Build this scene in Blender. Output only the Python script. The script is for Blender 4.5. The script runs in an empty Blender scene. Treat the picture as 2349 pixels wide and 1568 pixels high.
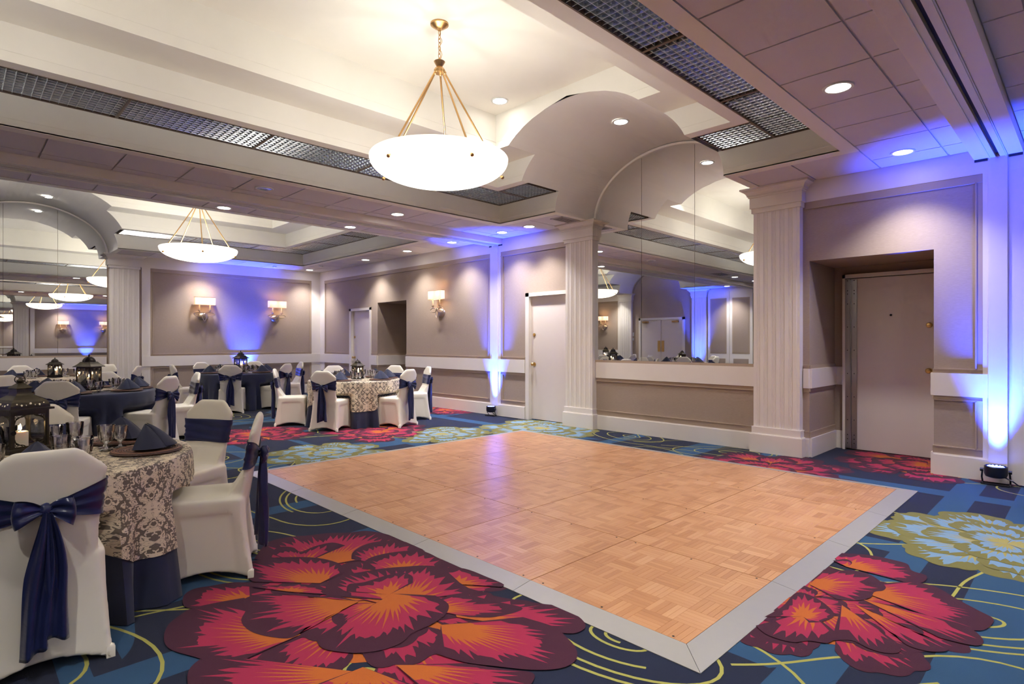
import bpy, bmesh, math, random
from mathutils import Vector, Matrix

# ------------------------------------------------------------------ camera, world, exposure
S = bpy.context.scene
C = S.collection
PI = math.pi
cam_d = bpy.data.cameras.new('camera')
cam = bpy.data.objects.new('camera', cam_d)
C.objects.link(cam)
cam.location = (0, 0, 1.30)
cam.rotation_euler = (PI / 2, 0, -math.radians(44.461))
cam_d.sensor_width = 36.0
cam_d.lens = 1315.0 / 2349.0 * 36.0
cam_d.clip_end = 120
S.camera = cam
W = bpy.data.worlds.new('World')
S.world = W
W.use_nodes = True
W.node_tree.nodes['Background'].inputs[0].default_value = (0.5, 0.5, 0.55, 1)
W.node_tree.nodes['Background'].inputs[1].default_value = 0.0
S.view_settings.view_transform = 'Standard'
S.view_settings.look = 'None'
S.view_settings.gamma = 1.0
S.view_settings.use_curve_mapping = False
S.view_settings.exposure = 0.90
S.cycles.use_denoising = True
S.cycles.max_bounces = 7
S.cycles.diffuse_bounces = 3
S.cycles.glossy_bounces = 4
S.cycles.transmission_bounces = 8
S.cycles.transparent_max_bounces = 10
S.cycles.use_adaptive_sampling = True
S.cycles.adaptive_threshold = 0.08
S.cycles.adaptive_min_samples = 16
S.cycles.sample_clamp_indirect = 6.0
S.cycles.caustics_reflective = False
S.cycles.caustics_refractive = False
S.cycles.blur_glossy = 0.6

# light levels, all of them lamps that the room has
K_BOWL = 1.8
K_BULB = 33.0
K_DOWN = 115.0
K_BLUE = 1250.0
K_SCON = 3.2          # sconce bulbs
WARM = (1.0, 0.97, 0.91)
DOWNC = (1.0, 0.965, 0.92)

# ------------------------------------------------------------------ room dimensions (metres)
XW = 6.94; XO = -4.72; YB = 14.24; YE = -6.2
ZS = 3.11                    # tiled soffit
HY = (0.635, 7.47)           # partition-track headers
BAYS = [(-2.78, -5.1, -0.43), (4.05, 1.70, 6.40), (10.86, 8.53, 13.26)]   # centre, tray y0, y1
TX0, TX1 = -3.80, 6.02       # tray in x
Z1, Z2, Z3 = 3.386, 3.675, 4.10
D1, D2 = 0.73, 0.47
VA, VB = 1.215, 0.86         # barrel vault half width, rise

# ------------------------------------------------------------------ helpers
def lin(r, g, b):
    def c(u):
        u /= 255.0
        return u / 12.92 if u <= 0.04045 else ((u + 0.055) / 1.055) ** 2.4
    return (c(r), c(g), c(b), 1.0)

class MB:
    def __init__(s):
        s.v = []; s.f = []; s.m = []
    def add(s, vs, fs, mi=0):
        o = len(s.v); s.v += [tuple(p) for p in vs]
        for f in fs:
            s.f.append(tuple(o + i for i in f)); s.m.append(mi)
        return s
    def box(s, x0, x1, y0, y1, z0, z1, mi=0, M=None):
        vs = [(x, y, z) for z in (z0, z1) for y in (y0, y1) for x in (x0, x1)]
        if M: vs = [M(*p) for p in vs]
        return s.add(vs, [(0, 2, 3, 1), (4, 5, 7, 6), (0, 1, 5, 4), (2, 6, 7, 3), (0, 4, 6, 2), (1, 3, 7, 5)], mi)
    def cbox(s, x0, x1, y0, y1, z0, z1, b=0.004, mi=0):
        # box with chamfered top edges
        vs = [(x0, y0, z0), (x1, y0, z0), (x1, y1, z0), (x0, y1, z0),
              (x0, y0, z1 - b), (x1, y0, z1 - b), (x1, y1, z1 - b), (x0, y1, z1 - b),
              (x0 + b, y0 + b, z1), (x1 - b, y0 + b, z1), (x1 - b, y1 - b, z1), (x0 + b, y1 - b, z1)]
        fs = [(3, 2, 1, 0), (8, 9, 10, 11)]
        for i in range(4):
            j = (i + 1) % 4
            fs += [(i, j, 4 + j, 4 + i), (4 + i, 4 + j, 8 + j, 8 + i)]
        return s.add(vs, fs, mi)
    def quad(s, a, b, c, d, mi=0):
        return s.add([a, b, c, d], [(0, 1, 2, 3)], mi)
    def grid(s, fn, nu, nv, cu=False, cv=False, mi=0):
        vs = [fn(i / (nu if cu else nu - 1), j / (nv if cv else nv - 1)) for j in range(nv) for i in range(nu)]
        fs = []
        for j in range(nv if cv else nv - 1):
            for i in range(nu if cu else nu - 1):
                i2 = (i + 1) % nu; j2 = (j + 1) % nv
                fs.append((j * nu + i, j * nu + i2, j2 * nu + i2, j2 * nu + i))
        return s.add(vs, fs, mi)
    def lathe(s, prof, n=24, c=(0, 0, 0), ph=0.0, mi=0, cap=True):
        vs = []; fs = []
        for r, z in prof:
            for k in range(n):
                a = ph + 2 * PI * k / n
                vs.append((c[0] + r * math.cos(a), c[1] + r * math.sin(a), c[2] + z))
        for j in range(len(prof) - 1):
            for k in range(n):
                k2 = (k + 1) % n
                fs.append((j * n + k, j * n + k2, (j + 1) * n + k2, (j + 1) * n + k))
        if cap:
            if prof[0][0] > 1e-5: fs.append(tuple(range(n - 1, -1, -1)))
            if prof[-1][0] > 1e-5: fs.append(tuple((len(prof) - 1) * n + k for k in range(n)))
        return s.add(vs, fs, mi)
    def tube(s, pts, r, n=6, closed=False, mi=0):
        P = [Vector(p) for p in pts]; L = len(P); vs = []; fs = []
        prev = None
        for i, p in enumerate(P):
            a = P[(i - 1) % L] if (closed or i > 0) else p
            b = P[(i + 1) % L] if (closed or i < L - 1) else p
            t = (b - a).normalized()
            up = prev if prev else (Vector((0, 0, 1)) if abs(t.z) < 0.9 else Vector((1, 0, 0)))
            x = (up - t * up.dot(t))
            if x.length < 1e-6: x = t.orthogonal()
            x.normalize(); y = t.cross(x); prev = x
            rr = r[i] if isinstance(r, (list, tuple)) else r
            for k in range(n):
                q = p + (x * math.cos(2 * PI * k / n) + y * math.sin(2 * PI * k / n)) * rr
                vs.append(tuple(q))
        for i in range(L if closed else L - 1):
            i2 = (i + 1) % L
            for k in range(n):
                k2 = (k + 1) % n
                fs.append((i * n + k, i * n + k2, i2 * n + k2, i2 * n + k))
        if not closed:
            fs.append(tuple(range(n - 1, -1, -1))); fs.append(tuple((L - 1) * n + k for k in range(n)))
        return s.add(vs, fs, mi)
    def sphere(s, c, r, n=12, m=8, mi=0, sc=(1, 1, 1)):
        pr = []
        for j in range(m + 1):
            a = -PI / 2 + PI * j / m
            pr.append((max(r * math.cos(a), 1e-6), r * math.sin(a)))
        b = MB().lathe(pr, n, cap=False)
        return s.add([(c[0] + x * sc[0], c[1] + y * sc[1], c[2] + z * sc[2]) for x, y, z in b.v], b.f, mi)
    def xform(s, fn):
        s.v = [tuple(fn(*p)) for p in s.v]; return s
    def mesh(s, name, mats, smooth=None, fix=True, uv=None):
        me = bpy.data.meshes.new(name)
        me.from_pydata(s.v, [], s.f)
        if not isinstance(mats, (list, tuple)): mats = [mats]
        for m in mats: me.materials.append(MAT[m] if isinstance(m, str) else m)
        if len(mats) > 1: me.polygons.foreach_set('material_index', s.m)
        if fix:
            bm = bmesh.new(); bm.from_mesh(me)
            bmesh.ops.recalc_face_normals(bm, faces=bm.faces[:]); bm.to_mesh(me); bm.free()
        if smooth is not None:
            me.polygons.foreach_set('use_smooth', [True] * len(me.polygons))
            if smooth < 179: me.set_sharp_from_angle(angle=math.radians(smooth))
        me.update()
        return me

def link(name, me, parent=None, loc=None, rz=None, mat=None):
    o = bpy.data.objects.new(name, me); C.objects.link(o)
    if parent: o.parent = parent
    if loc is not None: o.location = loc
    if rz is not None: o.rotation_euler = (0, 0, rz)
    return o
def part(name, mb, mats, parent=None, smooth=None, fix=True, **k):
    return link(name, mb.mesh(name, mats, smooth, fix), parent, **k)
def tag(o, label=None, cat=None, group=None, kind=None):
    if label: o['label'] = label
    if cat: o['category'] = cat
    if group: o['group'] = group
    if kind: o['kind'] = kind
    return o
def thing(name, label, cat, loc=(0, 0, 0), rz=0.0, group=None):
    o = link(name, None, None, loc, rz)
    o.empty_display_size = 0.1
    return tag(o, label, cat, group)
def struct(name, mb, mats, parent=None, smooth=None, label=None, fix=True):
    o = part(name, mb, mats, parent, smooth, fix)
    if not parent: o['kind'] = 'structure'
    if label: o['label'] = label
    return o
def sempty(name, label=None):
    o = link(name, None); o['kind'] = 'structure'
    if label: o['label'] = label
    return o
def dup(root, loc, rz=None, label=None, group=None, parent=None):
    r = root.copy(); C.objects.link(r); r.location = loc
    if rz is not None: r.rotation_euler = (0, 0, rz)
    if label: r['label'] = label
    if group: r['group'] = group
    if parent: r.parent = parent
    kids = KIDS.get(root.name) or [c for c in bpy.data.objects if c.parent == root]
    KIDS[root.name] = kids
    for ch in kids:
        c = ch.copy(); C.objects.link(c); c.parent = r
        sub = KIDS.get(ch.name)
        if sub is None:
            sub = [g for g in bpy.data.objects if g.parent == ch]; KIDS[ch.name] = sub
        for g in sub:
            d = g.copy(); C.objects.link(d); d.parent = c
    return r
KIDS = {}
def lamp(name, kind, energy, loc, color=WARM, parent=None, radius=0.05, rot=None, spot=None, blend=0.5):
    d = bpy.data.lights.new(name, kind); d.energy = energy; d.color = color
    if kind in ('POINT', 'SPOT'): d.shadow_soft_size = radius
    if kind == 'SPOT': d.spot_size = spot; d.spot_blend = blend
    o = bpy.data.objects.new(name, d); C.objects.link(o); o.location = loc
    if rot: o.rotation_euler = rot
    if parent: o.parent = parent
    return o

# ------------------------------------------------------------------ materials (all node based)
MAT = {}
class NT:
    def __init__(s, name):
        s.m = bpy.data.materials.new(name); s.m.use_nodes = True; MAT[name] = s.m
        s.t = s.m.node_tree; s.b = s.t.nodes['Principled BSDF']; s.out = s.t.nodes['Material Output']
    def n(s, typ, **k):
        o = s.t.nodes.new('ShaderNode' + typ)
        for a, v in k.items(): setattr(o, a, v)
        return o
    def l(s, a, b): s.t.links.new(a, b)
    def val(s, sock, v):
        if hasattr(v, 'is_linked') or hasattr(v, 'links'): s.l(v, sock)
        else: sock.default_value = v
    def math(s, op, a, b=0.0, c=None):
        o = s.n('Math', operation=op); s.val(o.inputs[0], a); s.val(o.inputs[1], b)
        if c is not None: s.val(o.inputs[2], c)
        return o.outputs[0]
    def mix(s, f, a, b):
        o = s.n('Mix', data_type='RGBA'); s.val(o.inputs[0], f); s.val(o.inputs[6], a); s.val(o.inputs[7], b)
        return o.outputs[2]
    def coord(s, which='Object'): return s.n('TexCoord').outputs[which]
    def xyz(s, v):
        o = s.n('SeparateXYZ'); s.l(v, o.inputs[0]); return o.outputs
    def comb(s, x, y, z):
        o = s.n('CombineXYZ')
        for i, q in enumerate((x, y, z)): s.val(o.inputs[i], q)
        return o.outputs[0]
    def mapv(s, v, sc=(1, 1, 1), loc=(0, 0, 0)):
        o = s.n('Mapping'); s.l(v, o.inputs[0]); o.inputs['Scale'].default_value = sc; o.inputs['Location'].default_value = loc
        return o.outputs[0]
    def noise(s, v, scale, detail=3.0, rough=0.5, dist=0.0):
        o = s.n('TexNoise'); s.l(v, o.inputs['Vector']); o.inputs['Scale'].default_value = scale
        o.inputs['Detail'].default_value = detail; o.inputs['Roughness'].default_value = rough
        o.inputs['Distortion'].default_value = dist
        return o.outputs[0]
    def ramp(s, f, stops, interp='LINEAR'):
        o = s.n('ValToRGB'); s.l(f, o.inputs[0]); e = o.color_ramp.elements; o.color_ramp.interpolation = interp
        while len(e) < len(stops): e.new(0.5)
        for q, (p, c) in zip(e, stops): q.position = p; q.color = c
        return o.outputs[0]
    def bump(s, h, strength=0.2, dist=0.01):
        o = s.n('Bump'); s.l(h, o.inputs['Height']); o.inputs['Strength'].default_value = strength; o.inputs['Distance'].default_value = dist
        s.l(o.outputs[0], s.b.inputs['Normal'])
    def set(s, **k):
        for a, v in k.items():
            a = {'base': 'Base Color', 'rough': 'Roughness', 'metal': 'Metallic', 'spec': 'Specular IOR Level', 'sheen': 'Sheen Weight',
                 'trans': 'Transmission Weight', 'ior': 'IOR', 'emis': 'Emission Color', 'estr': 'Emission Strength', 'alpha': 'Alpha',
                 'coat': 'Coat Weight', 'crough': 'Coat Roughness', 'sss': 'Subsurface Weight', 'sheenr': 'Sheen Roughness'}.get(a, a)
            s.val(s.b.inputs[a], v)
        return s
def simple(name, col, rough=0.5, metal=0.0, var=0.06, nscale=8.0, bump=0.0, bscale=200.0, **k):
    t = NT(name); co = t.coord()
    nz = t.noise(co, nscale, 4.0)
    dark = tuple(c * (1 - var) for c in col[:3]) + (1,); lite = tuple(min(1, c * (1 + var)) for c in col[:3]) + (1,)
    t.set(base=t.mix(nz, dark, lite), rough=rough, metal=metal, **k)
    if bump: t.bump(t.noise(co, bscale, 2.0), bump, 0.002)
    return t

simple('paint_white', lin(234, 226, 217), 0.42, var=0.02, bump=0.03, bscale=60)
simple('ceiling_paint', lin(243, 240, 231), 0.75, var=0.02, bump=0.03, bscale=90)
simple('vault_paint', lin(242, 238, 233), 0.8, var=0.015)
simple('taupe_paint', lin(178, 158, 138), 0.5, var=0.03)
simple('tile', lin(220, 214, 218), 0.9, var=0.05, nscale=160, bump=0.25, bscale=320)
simple('grid_metal', lin(205, 198, 194), 0.5)
simple('door_paint', lin(222, 210, 203), 0.45, var=0.02, bump=0.04, bscale=40)
simple('brass', lin(214, 176, 112), 0.28, 1.0, var=0.08)
simple('antique_brass', lin(196, 158, 108), 0.32, 1.0, var=0.10, nscale=20)
simple('steel', lin(168, 164, 165), 0.32, 1.0, var=0.05)
simple('silver_leaf', lin(205, 192, 176), 0.35, 1.0, var=0.08)
simple('dark_slot', lin(28, 28, 32), 0.7)
simple('vent_metal', lin(188, 182, 184), 0.5)
simple('lantern_metal', lin(74, 68, 56), 0.42, 0.75, var=0.3, nscale=30, bump=0.15, bscale=140)
simple('lantern_dark', lin(44, 38, 38), 0.45, 0.7, var=0.25, nscale=40)
simple('wax', lin(246, 232, 205), 0.5, var=0.02, sss=0.2, estr=0.10, emis=(1, 0.8, 0.55, 1))  # weak warm emission puts candlelight into the wax colour
simple('lamp_plastic', lin(22, 24, 40), 0.4)
simple('trim_white_metal', lin(225, 226, 222), 0.35, var=0.02)
simple('candle_sleeve', lin(230, 214, 184), 0.5)

def emitter(name, col, strength):
    t = NT(name); t.set(base=(0.9, 0.9, 0.9, 1), emis=col, estr=strength, rough=0.5); return t
emitter('lamp_lens', (1.0, 0.95, 0.88, 1), 14.0)
emitter('blue_led', (0.04, 0.09, 1.0, 1), 7.0)
emitter('flame', (1.0, 0.72, 0.35, 1), 22.0)
emitter('bulb', (1.0, 0.82, 0.56, 1), 12.0)
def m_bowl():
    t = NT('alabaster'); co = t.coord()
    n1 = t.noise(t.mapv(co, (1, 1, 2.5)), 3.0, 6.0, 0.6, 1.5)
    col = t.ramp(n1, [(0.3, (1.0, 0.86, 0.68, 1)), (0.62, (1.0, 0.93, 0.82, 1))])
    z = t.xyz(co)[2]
    # bulb glow put into the emission: stronger low in the bowl, weaker at the rim
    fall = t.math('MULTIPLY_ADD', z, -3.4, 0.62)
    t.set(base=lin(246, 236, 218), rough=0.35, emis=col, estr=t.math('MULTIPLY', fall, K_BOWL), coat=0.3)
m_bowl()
simple('bowl_inside', lin(246, 238, 222), 0.6, var=0.02)
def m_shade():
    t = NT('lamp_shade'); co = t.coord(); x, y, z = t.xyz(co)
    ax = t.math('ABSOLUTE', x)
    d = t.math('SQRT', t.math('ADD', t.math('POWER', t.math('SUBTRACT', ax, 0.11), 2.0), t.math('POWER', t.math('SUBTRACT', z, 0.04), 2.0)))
    g = t.math('POWER', 2.718, t.math('MULTIPLY', d, -16.0))  # hot spots of the two bulbs, put into the shade's emission
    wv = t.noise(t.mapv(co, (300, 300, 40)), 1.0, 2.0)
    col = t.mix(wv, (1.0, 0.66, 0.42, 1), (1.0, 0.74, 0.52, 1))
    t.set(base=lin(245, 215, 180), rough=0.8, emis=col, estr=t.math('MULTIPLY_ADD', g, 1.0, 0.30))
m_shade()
def m_wall():
    t = NT('wallcovering'); co = t.coord('Object'); x, y, z = t.xyz(co)
    s = t.math('ADD', x, y)
    weave = t.noise(t.comb(t.math('MULTIPLY', s, 28.0), t.math('MULTIPLY', z, 330.0), t.math('MULTIPLY', s, 3.0)), 1.0, 3.0, 0.6)
    cloud = t.noise(co, 1.2, 3.0)
    c = t.mix(weave, lin(152, 134, 119), lin(188, 169, 153))
    c2 = t.mix(t.math('MULTIPLY', cloud, 0.25), c, lin(155, 137, 123))
    t.set(base=c2, rough=0.78); t.bump(weave, 0.25, 0.002)
m_wall()
def m_mirror():
    t = NT('mirror_glass'); t.set(base=(0.90, 0.91, 0.90, 1), metal=1.0, rough=0.0)
m_mirror()
def m_glass(name, rough=0.0, tint=(1, 1, 1, 1), ior=1.48):
    t = NT(name); t.set(base=tint, trans=1.0, rough=rough, ior=ior)
def m_pane(name, base, k):
    # thin clear glass: see-through, with a fresnel reflection
    t = NT(name); tr = t.n('BsdfTransparent'); gl = t.n('BsdfGlossy'); gl.inputs['Roughness'].default_value = 0.02
    tr.inputs[0].default_value = (0.99, 0.99, 1.0, 1)
    mx = t.n('MixShader'); fr = t.n('Fresnel'); fr.inputs[0].default_value = 1.5
    t.l(t.math('MULTIPLY_ADD', fr.outputs[0], k, base), mx.inputs[0]); t.l(tr.outputs[0], mx.inputs[1]); t.l(gl.outputs[0], mx.inputs[2]); t.l(mx.outputs[0], t.out.inputs[0])
m_pane('thin_glass', 0.05, 0.9)
m_pane('crystal', 0.20, 1.0)
def m_louver():
    t = NT('louver_metal'); co = t.coord()
    nz = t.noise(co, 60.0, 2.0)
    t.set(base=t.mix(nz, lin(176, 184, 194), lin(226, 232, 236)), metal=0.85, rough=0.2)
m_louver()
simple('louver_back', lin(190, 192, 196), 0.4, 0.3)
simple('louver_rail', lin(120, 104, 92), 0.4, 0.5)
def m_cover():
    t = NT('spandex'); co = t.coord()
    w = t.noise(co, 900.0, 1.0)
    t.set(base=t.mix(t.noise(co, 5.0, 2.0), lin(232, 225, 208), lin(241, 235, 221)), rough=0.7, sheen=0.25, sheenr=0.4); t.bump(w, 0.06, 0.001)
m_cover()
def m_satin():
    t = NT('navy_satin'); co = t.coord()
    t.set(base=t.mix(t.noise(co, 14.0, 3.0), lin(26, 33, 72), lin(38, 46, 92)), rough=0.30, spec=0.55, sheen=0.35, sheenr=0.3)
    t.bump(t.noise(t.mapv(co, (18, 18, 60)), 1.0, 2.0), 0.12, 0.01)
m_satin()
def m_navy():
    t = NT('navy_linen'); co = t.coord()
    t.set(base=t.mix(t.noise(co, 10.0, 3.0), lin(25, 31, 58), lin(36, 43, 74)), rough=0.82, sheen=0.2)
    t.bump(t.noise(co, 500.0, 1.0), 0.15, 0.001)
m_navy()
def m_lace():
    # damask: scrolling leaf figures mirrored in both directions, cream on a grey-brown ground
    t = NT('damask_lace'); uv = t.coord('UV'); u, v, _ = t.xyz(uv)
    pu = t.math('PINGPONG', u, 0.105); pv = t.math('PINGPONG', t.math('ADD', v, t.math('MULTIPLY', t.math('GREATER_THAN', t.math('MODULO', t.math('ADD', u, 10.5), 0.42), 0.21), 0.16)), 0.16)
    q = t.comb(pu, pv, 0.0)
    a = t.noise(q, 21.0, 1.5, 0.5, 1.6)
    b = t.noise(t.mapv(q, (1, 1, 1), (3.1, 1.7, 0)), 46.0, 1.0, 0.5, 1.2)
    f = t.math('ADD', t.math('MULTIPLY', a, 0.75), t.math('MULTIPLY', b, 0.25))
    fig = t.ramp(f, [(0.466, (0, 0, 0, 1)), (0.480, (1, 1, 1, 1))])
    fr = t.math('ABSOLUTE', t.math('SUBTRACT', f, 0.56)); vein = t.math('GREATER_THAN', fr, 0.010)
    fac = t.math('MULTIPLY', fig, vein)
    t.set(base=t.mix(fac, lin(112, 100, 88), lin(226, 210, 182)), rough=t.math('MULTIPLY_ADD', fac, -0.25, 0.75), sheen=0.15); t.bump(fac, 0.2, 0.002)
m_lace()
def m_charger():
    t = NT('wicker'); co = t.coord(); x, y, z = t.xyz(co)
    w = t.n('TexWave', wave_type='RINGS', rings_direction='Z'); t.l(co, w.inputs[0]); w.inputs['Scale'].default_value = 26.0
    nz = t.noise(co, 120.0, 2.0)
    t.set(base=t.mix(t.math('MULTIPLY', w.outputs[1], nz), lin(58, 34, 27), lin(176, 118, 88)), rough=0.5); t.bump(t.math('ADD', w.outputs[1], nz), 0.6, 0.004)
m_charger()
def m_parquet():
    t = NT('parquet'); co = t.coord(); at = t.n('VertexColor', layer_name='tone'); oi = t.n('ObjectInfo')
    tone = t.xyz(at.outputs[0])
    grain = t.noise(t.mapv(co, (9, 160, 1)), 1.0, 4.0, 0.6)
    f = t.math('ADD', t.math('MULTIPLY', tone[0], 0.55), t.math('MULTIPLY', oi.outputs['Random'], 0.3))
    f = t.math('ADD', f, t.math('MULTIPLY', t.math('SUBTRACT', grain, 0.5), 0.6))
    col = t.ramp(f, [(0.0, lin(176, 122, 82)), (0.35, lin(194, 140, 98)), (0.65, lin(204, 152, 110)), (1.0, lin(214, 168, 128))])
    t.set(base=col, rough=0.30, spec=0.45, coat=0.12, crough=0.2)
m_parquet()
simple('edge_metal', lin(172, 170, 166), 0.38, 0.35, var=0.03, nscale=20)
def m_carpet():
    t = NT('carpet'); co = t.coord(); x, y, z = t.xyz(co)
    def stripes(c, per, wid, off):
        return t.math('LESS_THAN', t.math('ABSOLUTE', t.math('SUBTRACT', t.math('FLOORED_MODULO', t.math('ADD', c, off), per), per / 2)), wid / 2)
    sx = t.math('MAXIMUM', stripes(x, 1.83, 0.22, 0.30), stripes(x, 2.9, 0.10, 1.1))
    sy = t.math('MAXIMUM', stripes(y, 1.83, 0.20, 0.12), stripes(y, 3.1, 0.34, 1.25))
    n2 = t.noise(co, 2.2, 2.0)
    gate = t.math('GREATER_THAN', t.noise(co, 0.9, 0.0), 0.46)
    st = t.math('MAXIMUM', t.math('MULTIPLY', sx, gate), sy)
    pile = t.noise(co, 420.0, 2.0, 0.7)
    navy = t.mix(n2, lin(15, 21, 42), lin(23, 32, 58))
    blue = t.mix(n2, lin(32, 68, 100), lin(42, 84, 120))
    c = t.mix(st, navy, blue)
    c = t.mix(t.math('MULTIPLY', pile, 0.13), c, lin(90, 100, 125))
    t.set(base=c, rough=0.95, spec=0.1, sheen=0.1); t.bump(pile, 0.5, 0.004)
m_carpet()
def pile(name, col):
    t = NT(name); co = t.coord(); p = t.noise(co, 420.0, 2.0, 0.7); c2 = t.noise(co, 5.0, 2.0)
    dk = tuple(c * 0.72 for c in col[:3]) + (1,); lt = tuple(min(1, c * 1.28) for c in col[:3]) + (1,)
    t.set(base=t.mix(t.math('ADD', t.math('MULTIPLY', p, 0.7), t.math('MULTIPLY', c2, 0.3)), dk, lt), rough=0.95, spec=0.1, sheen=0.1); t.bump(p, 0.5, 0.004)
pile('pile_plum', lin(70, 31, 50)); pile('pile_crimson', lin(162, 40, 74)); pile('pile_orange', lin(186, 98, 40))
pile('pile_olive', lin(116, 112, 62)); pile('pile_sky', lin(116, 148, 176)); pile('pile_straw', lin(158, 148, 84)); pile('pile_line', lin(166, 162, 84))
# ------------------------------------------------------------------ floor and carpet figures
rnd = random.Random(7)
fb = MB().box(XO - 0.2, XW + 1.2, YE - 0.2, YB + 0.2, -0.06, 0.0)
floor = struct('floor', fb, 'carpet', label='navy carpet with plaid blue stripes, big red and olive flowers and yellow scrolls')

def star(mb, base, pts, z, mi):
    vs = [(base[0], base[1], z)] + [(p[0], p[1], z) for p in pts]
    mb.add(vs, [(0, i, i + 1) for i in range(1, len(pts))], mi)

def flower(cx, cy, R, rot, seed, cols, name):
    r = random.Random(seed); mb = MB(); z = 0.0008
    rings = [(8, 1.0, 0.74, 0.40, 0.0), (7, 0.80, 0.74, 0.24, 0.45), (5, 0.58, 0.86, 0.08, 0.15), (3, 0.33, 1.1, 0.0, 0.6)]
    star(mb, (cx, cy), [(cx + 0.66 * R * math.cos(2 * PI * i / 30), cy + 0.66 * R * math.sin(2 * PI * i / 30)) for i in range(31)], z, 2); z += 0.00006
    for n, Ls, A, off, ph in rings:
        order = list(range(n)); r.shuffle(order)
        for k in order:
            phi = rot + ph + 2 * PI * (k + r.uniform(-0.18, 0.18)) / n
            L = R * (Ls - off) * r.uniform(0.86, 1.06)
            b = (cx + R * off * math.cos(phi), cy + R * off * math.sin(phi))
            asym = r.uniform(-0.25, 0.25); nl = r.choice((3, 4)); lp = r.uniform(0, 6)
            def prof(ps):
                e = max(0.0, 1 - abs(ps) ** 3.2)
                return L * (0.30 + 0.70 * e ** 0.5) * (1 + asym * ps * 0.5) * (1 + 0.07 * abs(math.sin(nl * 1.6 * ps + lp)))
            spread = A * r.uniform(0.9, 1.15)
            def at(ps, rr):
                a = phi + spread * ps
                return (b[0] + rr * math.cos(a), b[1] + rr * math.sin(a))
            N = 26
            star(mb, b, [at(-1 + 2 * i / N, prof(-1 + 2 * i / N)) for i in range(N + 1)], z, 0); z += 0.00006
            for mi, lo, hi, k2 in ((1, 0.72, 0.99, 11), (2, 0.36, 0.76, 10)):
                pts = []; w = 0.94 if mi == 1 else 0.86
                for i in range(k2):
                    a0 = -w + 2 * w * i / k2; dv = 2 * w / k2
                    cm = 1 - 0.25 * abs(a0 + dv / 2)
                    lo_ = lo * r.uniform(0.85, 1.15); hi_ = min(0.95, hi * r.uniform(0.78, 1.06) * cm)
                    for q, fr in ((0.0, lo_), (0.30, lo_ * 0.55 + hi_ * 0.45), (0.5 + r.uniform(-0.1, 0.1), hi_), (0.72, lo_ * 0.6 + hi_ * 0.4)):
                        ps = a0 + dv * q
                        pts.append(at(ps, prof(ps) * fr))
                pts.append(at(w, prof(w) * lo))
                star(mb, b, pts, z, mi); z += 0.00006
    o = part(name, mb, cols, floor, fix=False)
    return o
RED = ('pile_plum', 'pile_crimson', 'pile_orange'); OLV = ('pile_olive', 'pile_sky', 'pile_straw')
redspots = [(1.52, 2.50, 0.80, 0.5, 3), (3.05, 1.02, 0.62, 0.2, 5), (4.45, 7.25, 0.85, 1.0, 8), (3.05, 8.25, 0.80, 0.2, 9), (5.95, 2.35, 0.85, 0.7, 12),
            (7.35, 1.25, 0.85, 0.3, 14), (6.75, 8.75, 0.75, 0.9, 15), (0.4, 5.9, 0.85, 0.4, 18), (-1.4, 3.9, 0.85, 0.8, 19), (5.6, 10.6, 0.8, 0.1, 21),
            (2.4, 11.9, 0.8, 0.3, 23), (-0.7, 0.9, 0.85, 0.1, 24), (-2.2, 9.4, 0.85, 0.5, 25), (1.6, -1.2, 0.85, 0.5, 26)]
olvspots = [(4.85, 0.40, 0.75, 0.3, 31), (3.15, 6.30, 0.72, 0.8, 32), (4.95, 6.45, 0.72, 0.2, 33), (6.35, 5.85, 0.92, 0.5, 34), (5.4, 9.1, 0.7, 0.1, 36),
            (2.2, 9.9, 0.7, 0.6, 37), (-0.2, 8.1, 0.75, 0.2, 38), (6.2, 12.3, 0.8, 0.2, 39), (3.5, -1.0, 0.8, 0.9, 40), (-1.2, 12.6, 0.7, 0.9, 41)]
for a in redspots: flower(*a, RED, 'carpet_flower')
for a in olvspots: flower(*a, OLV, 'carpet_flower')

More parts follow.
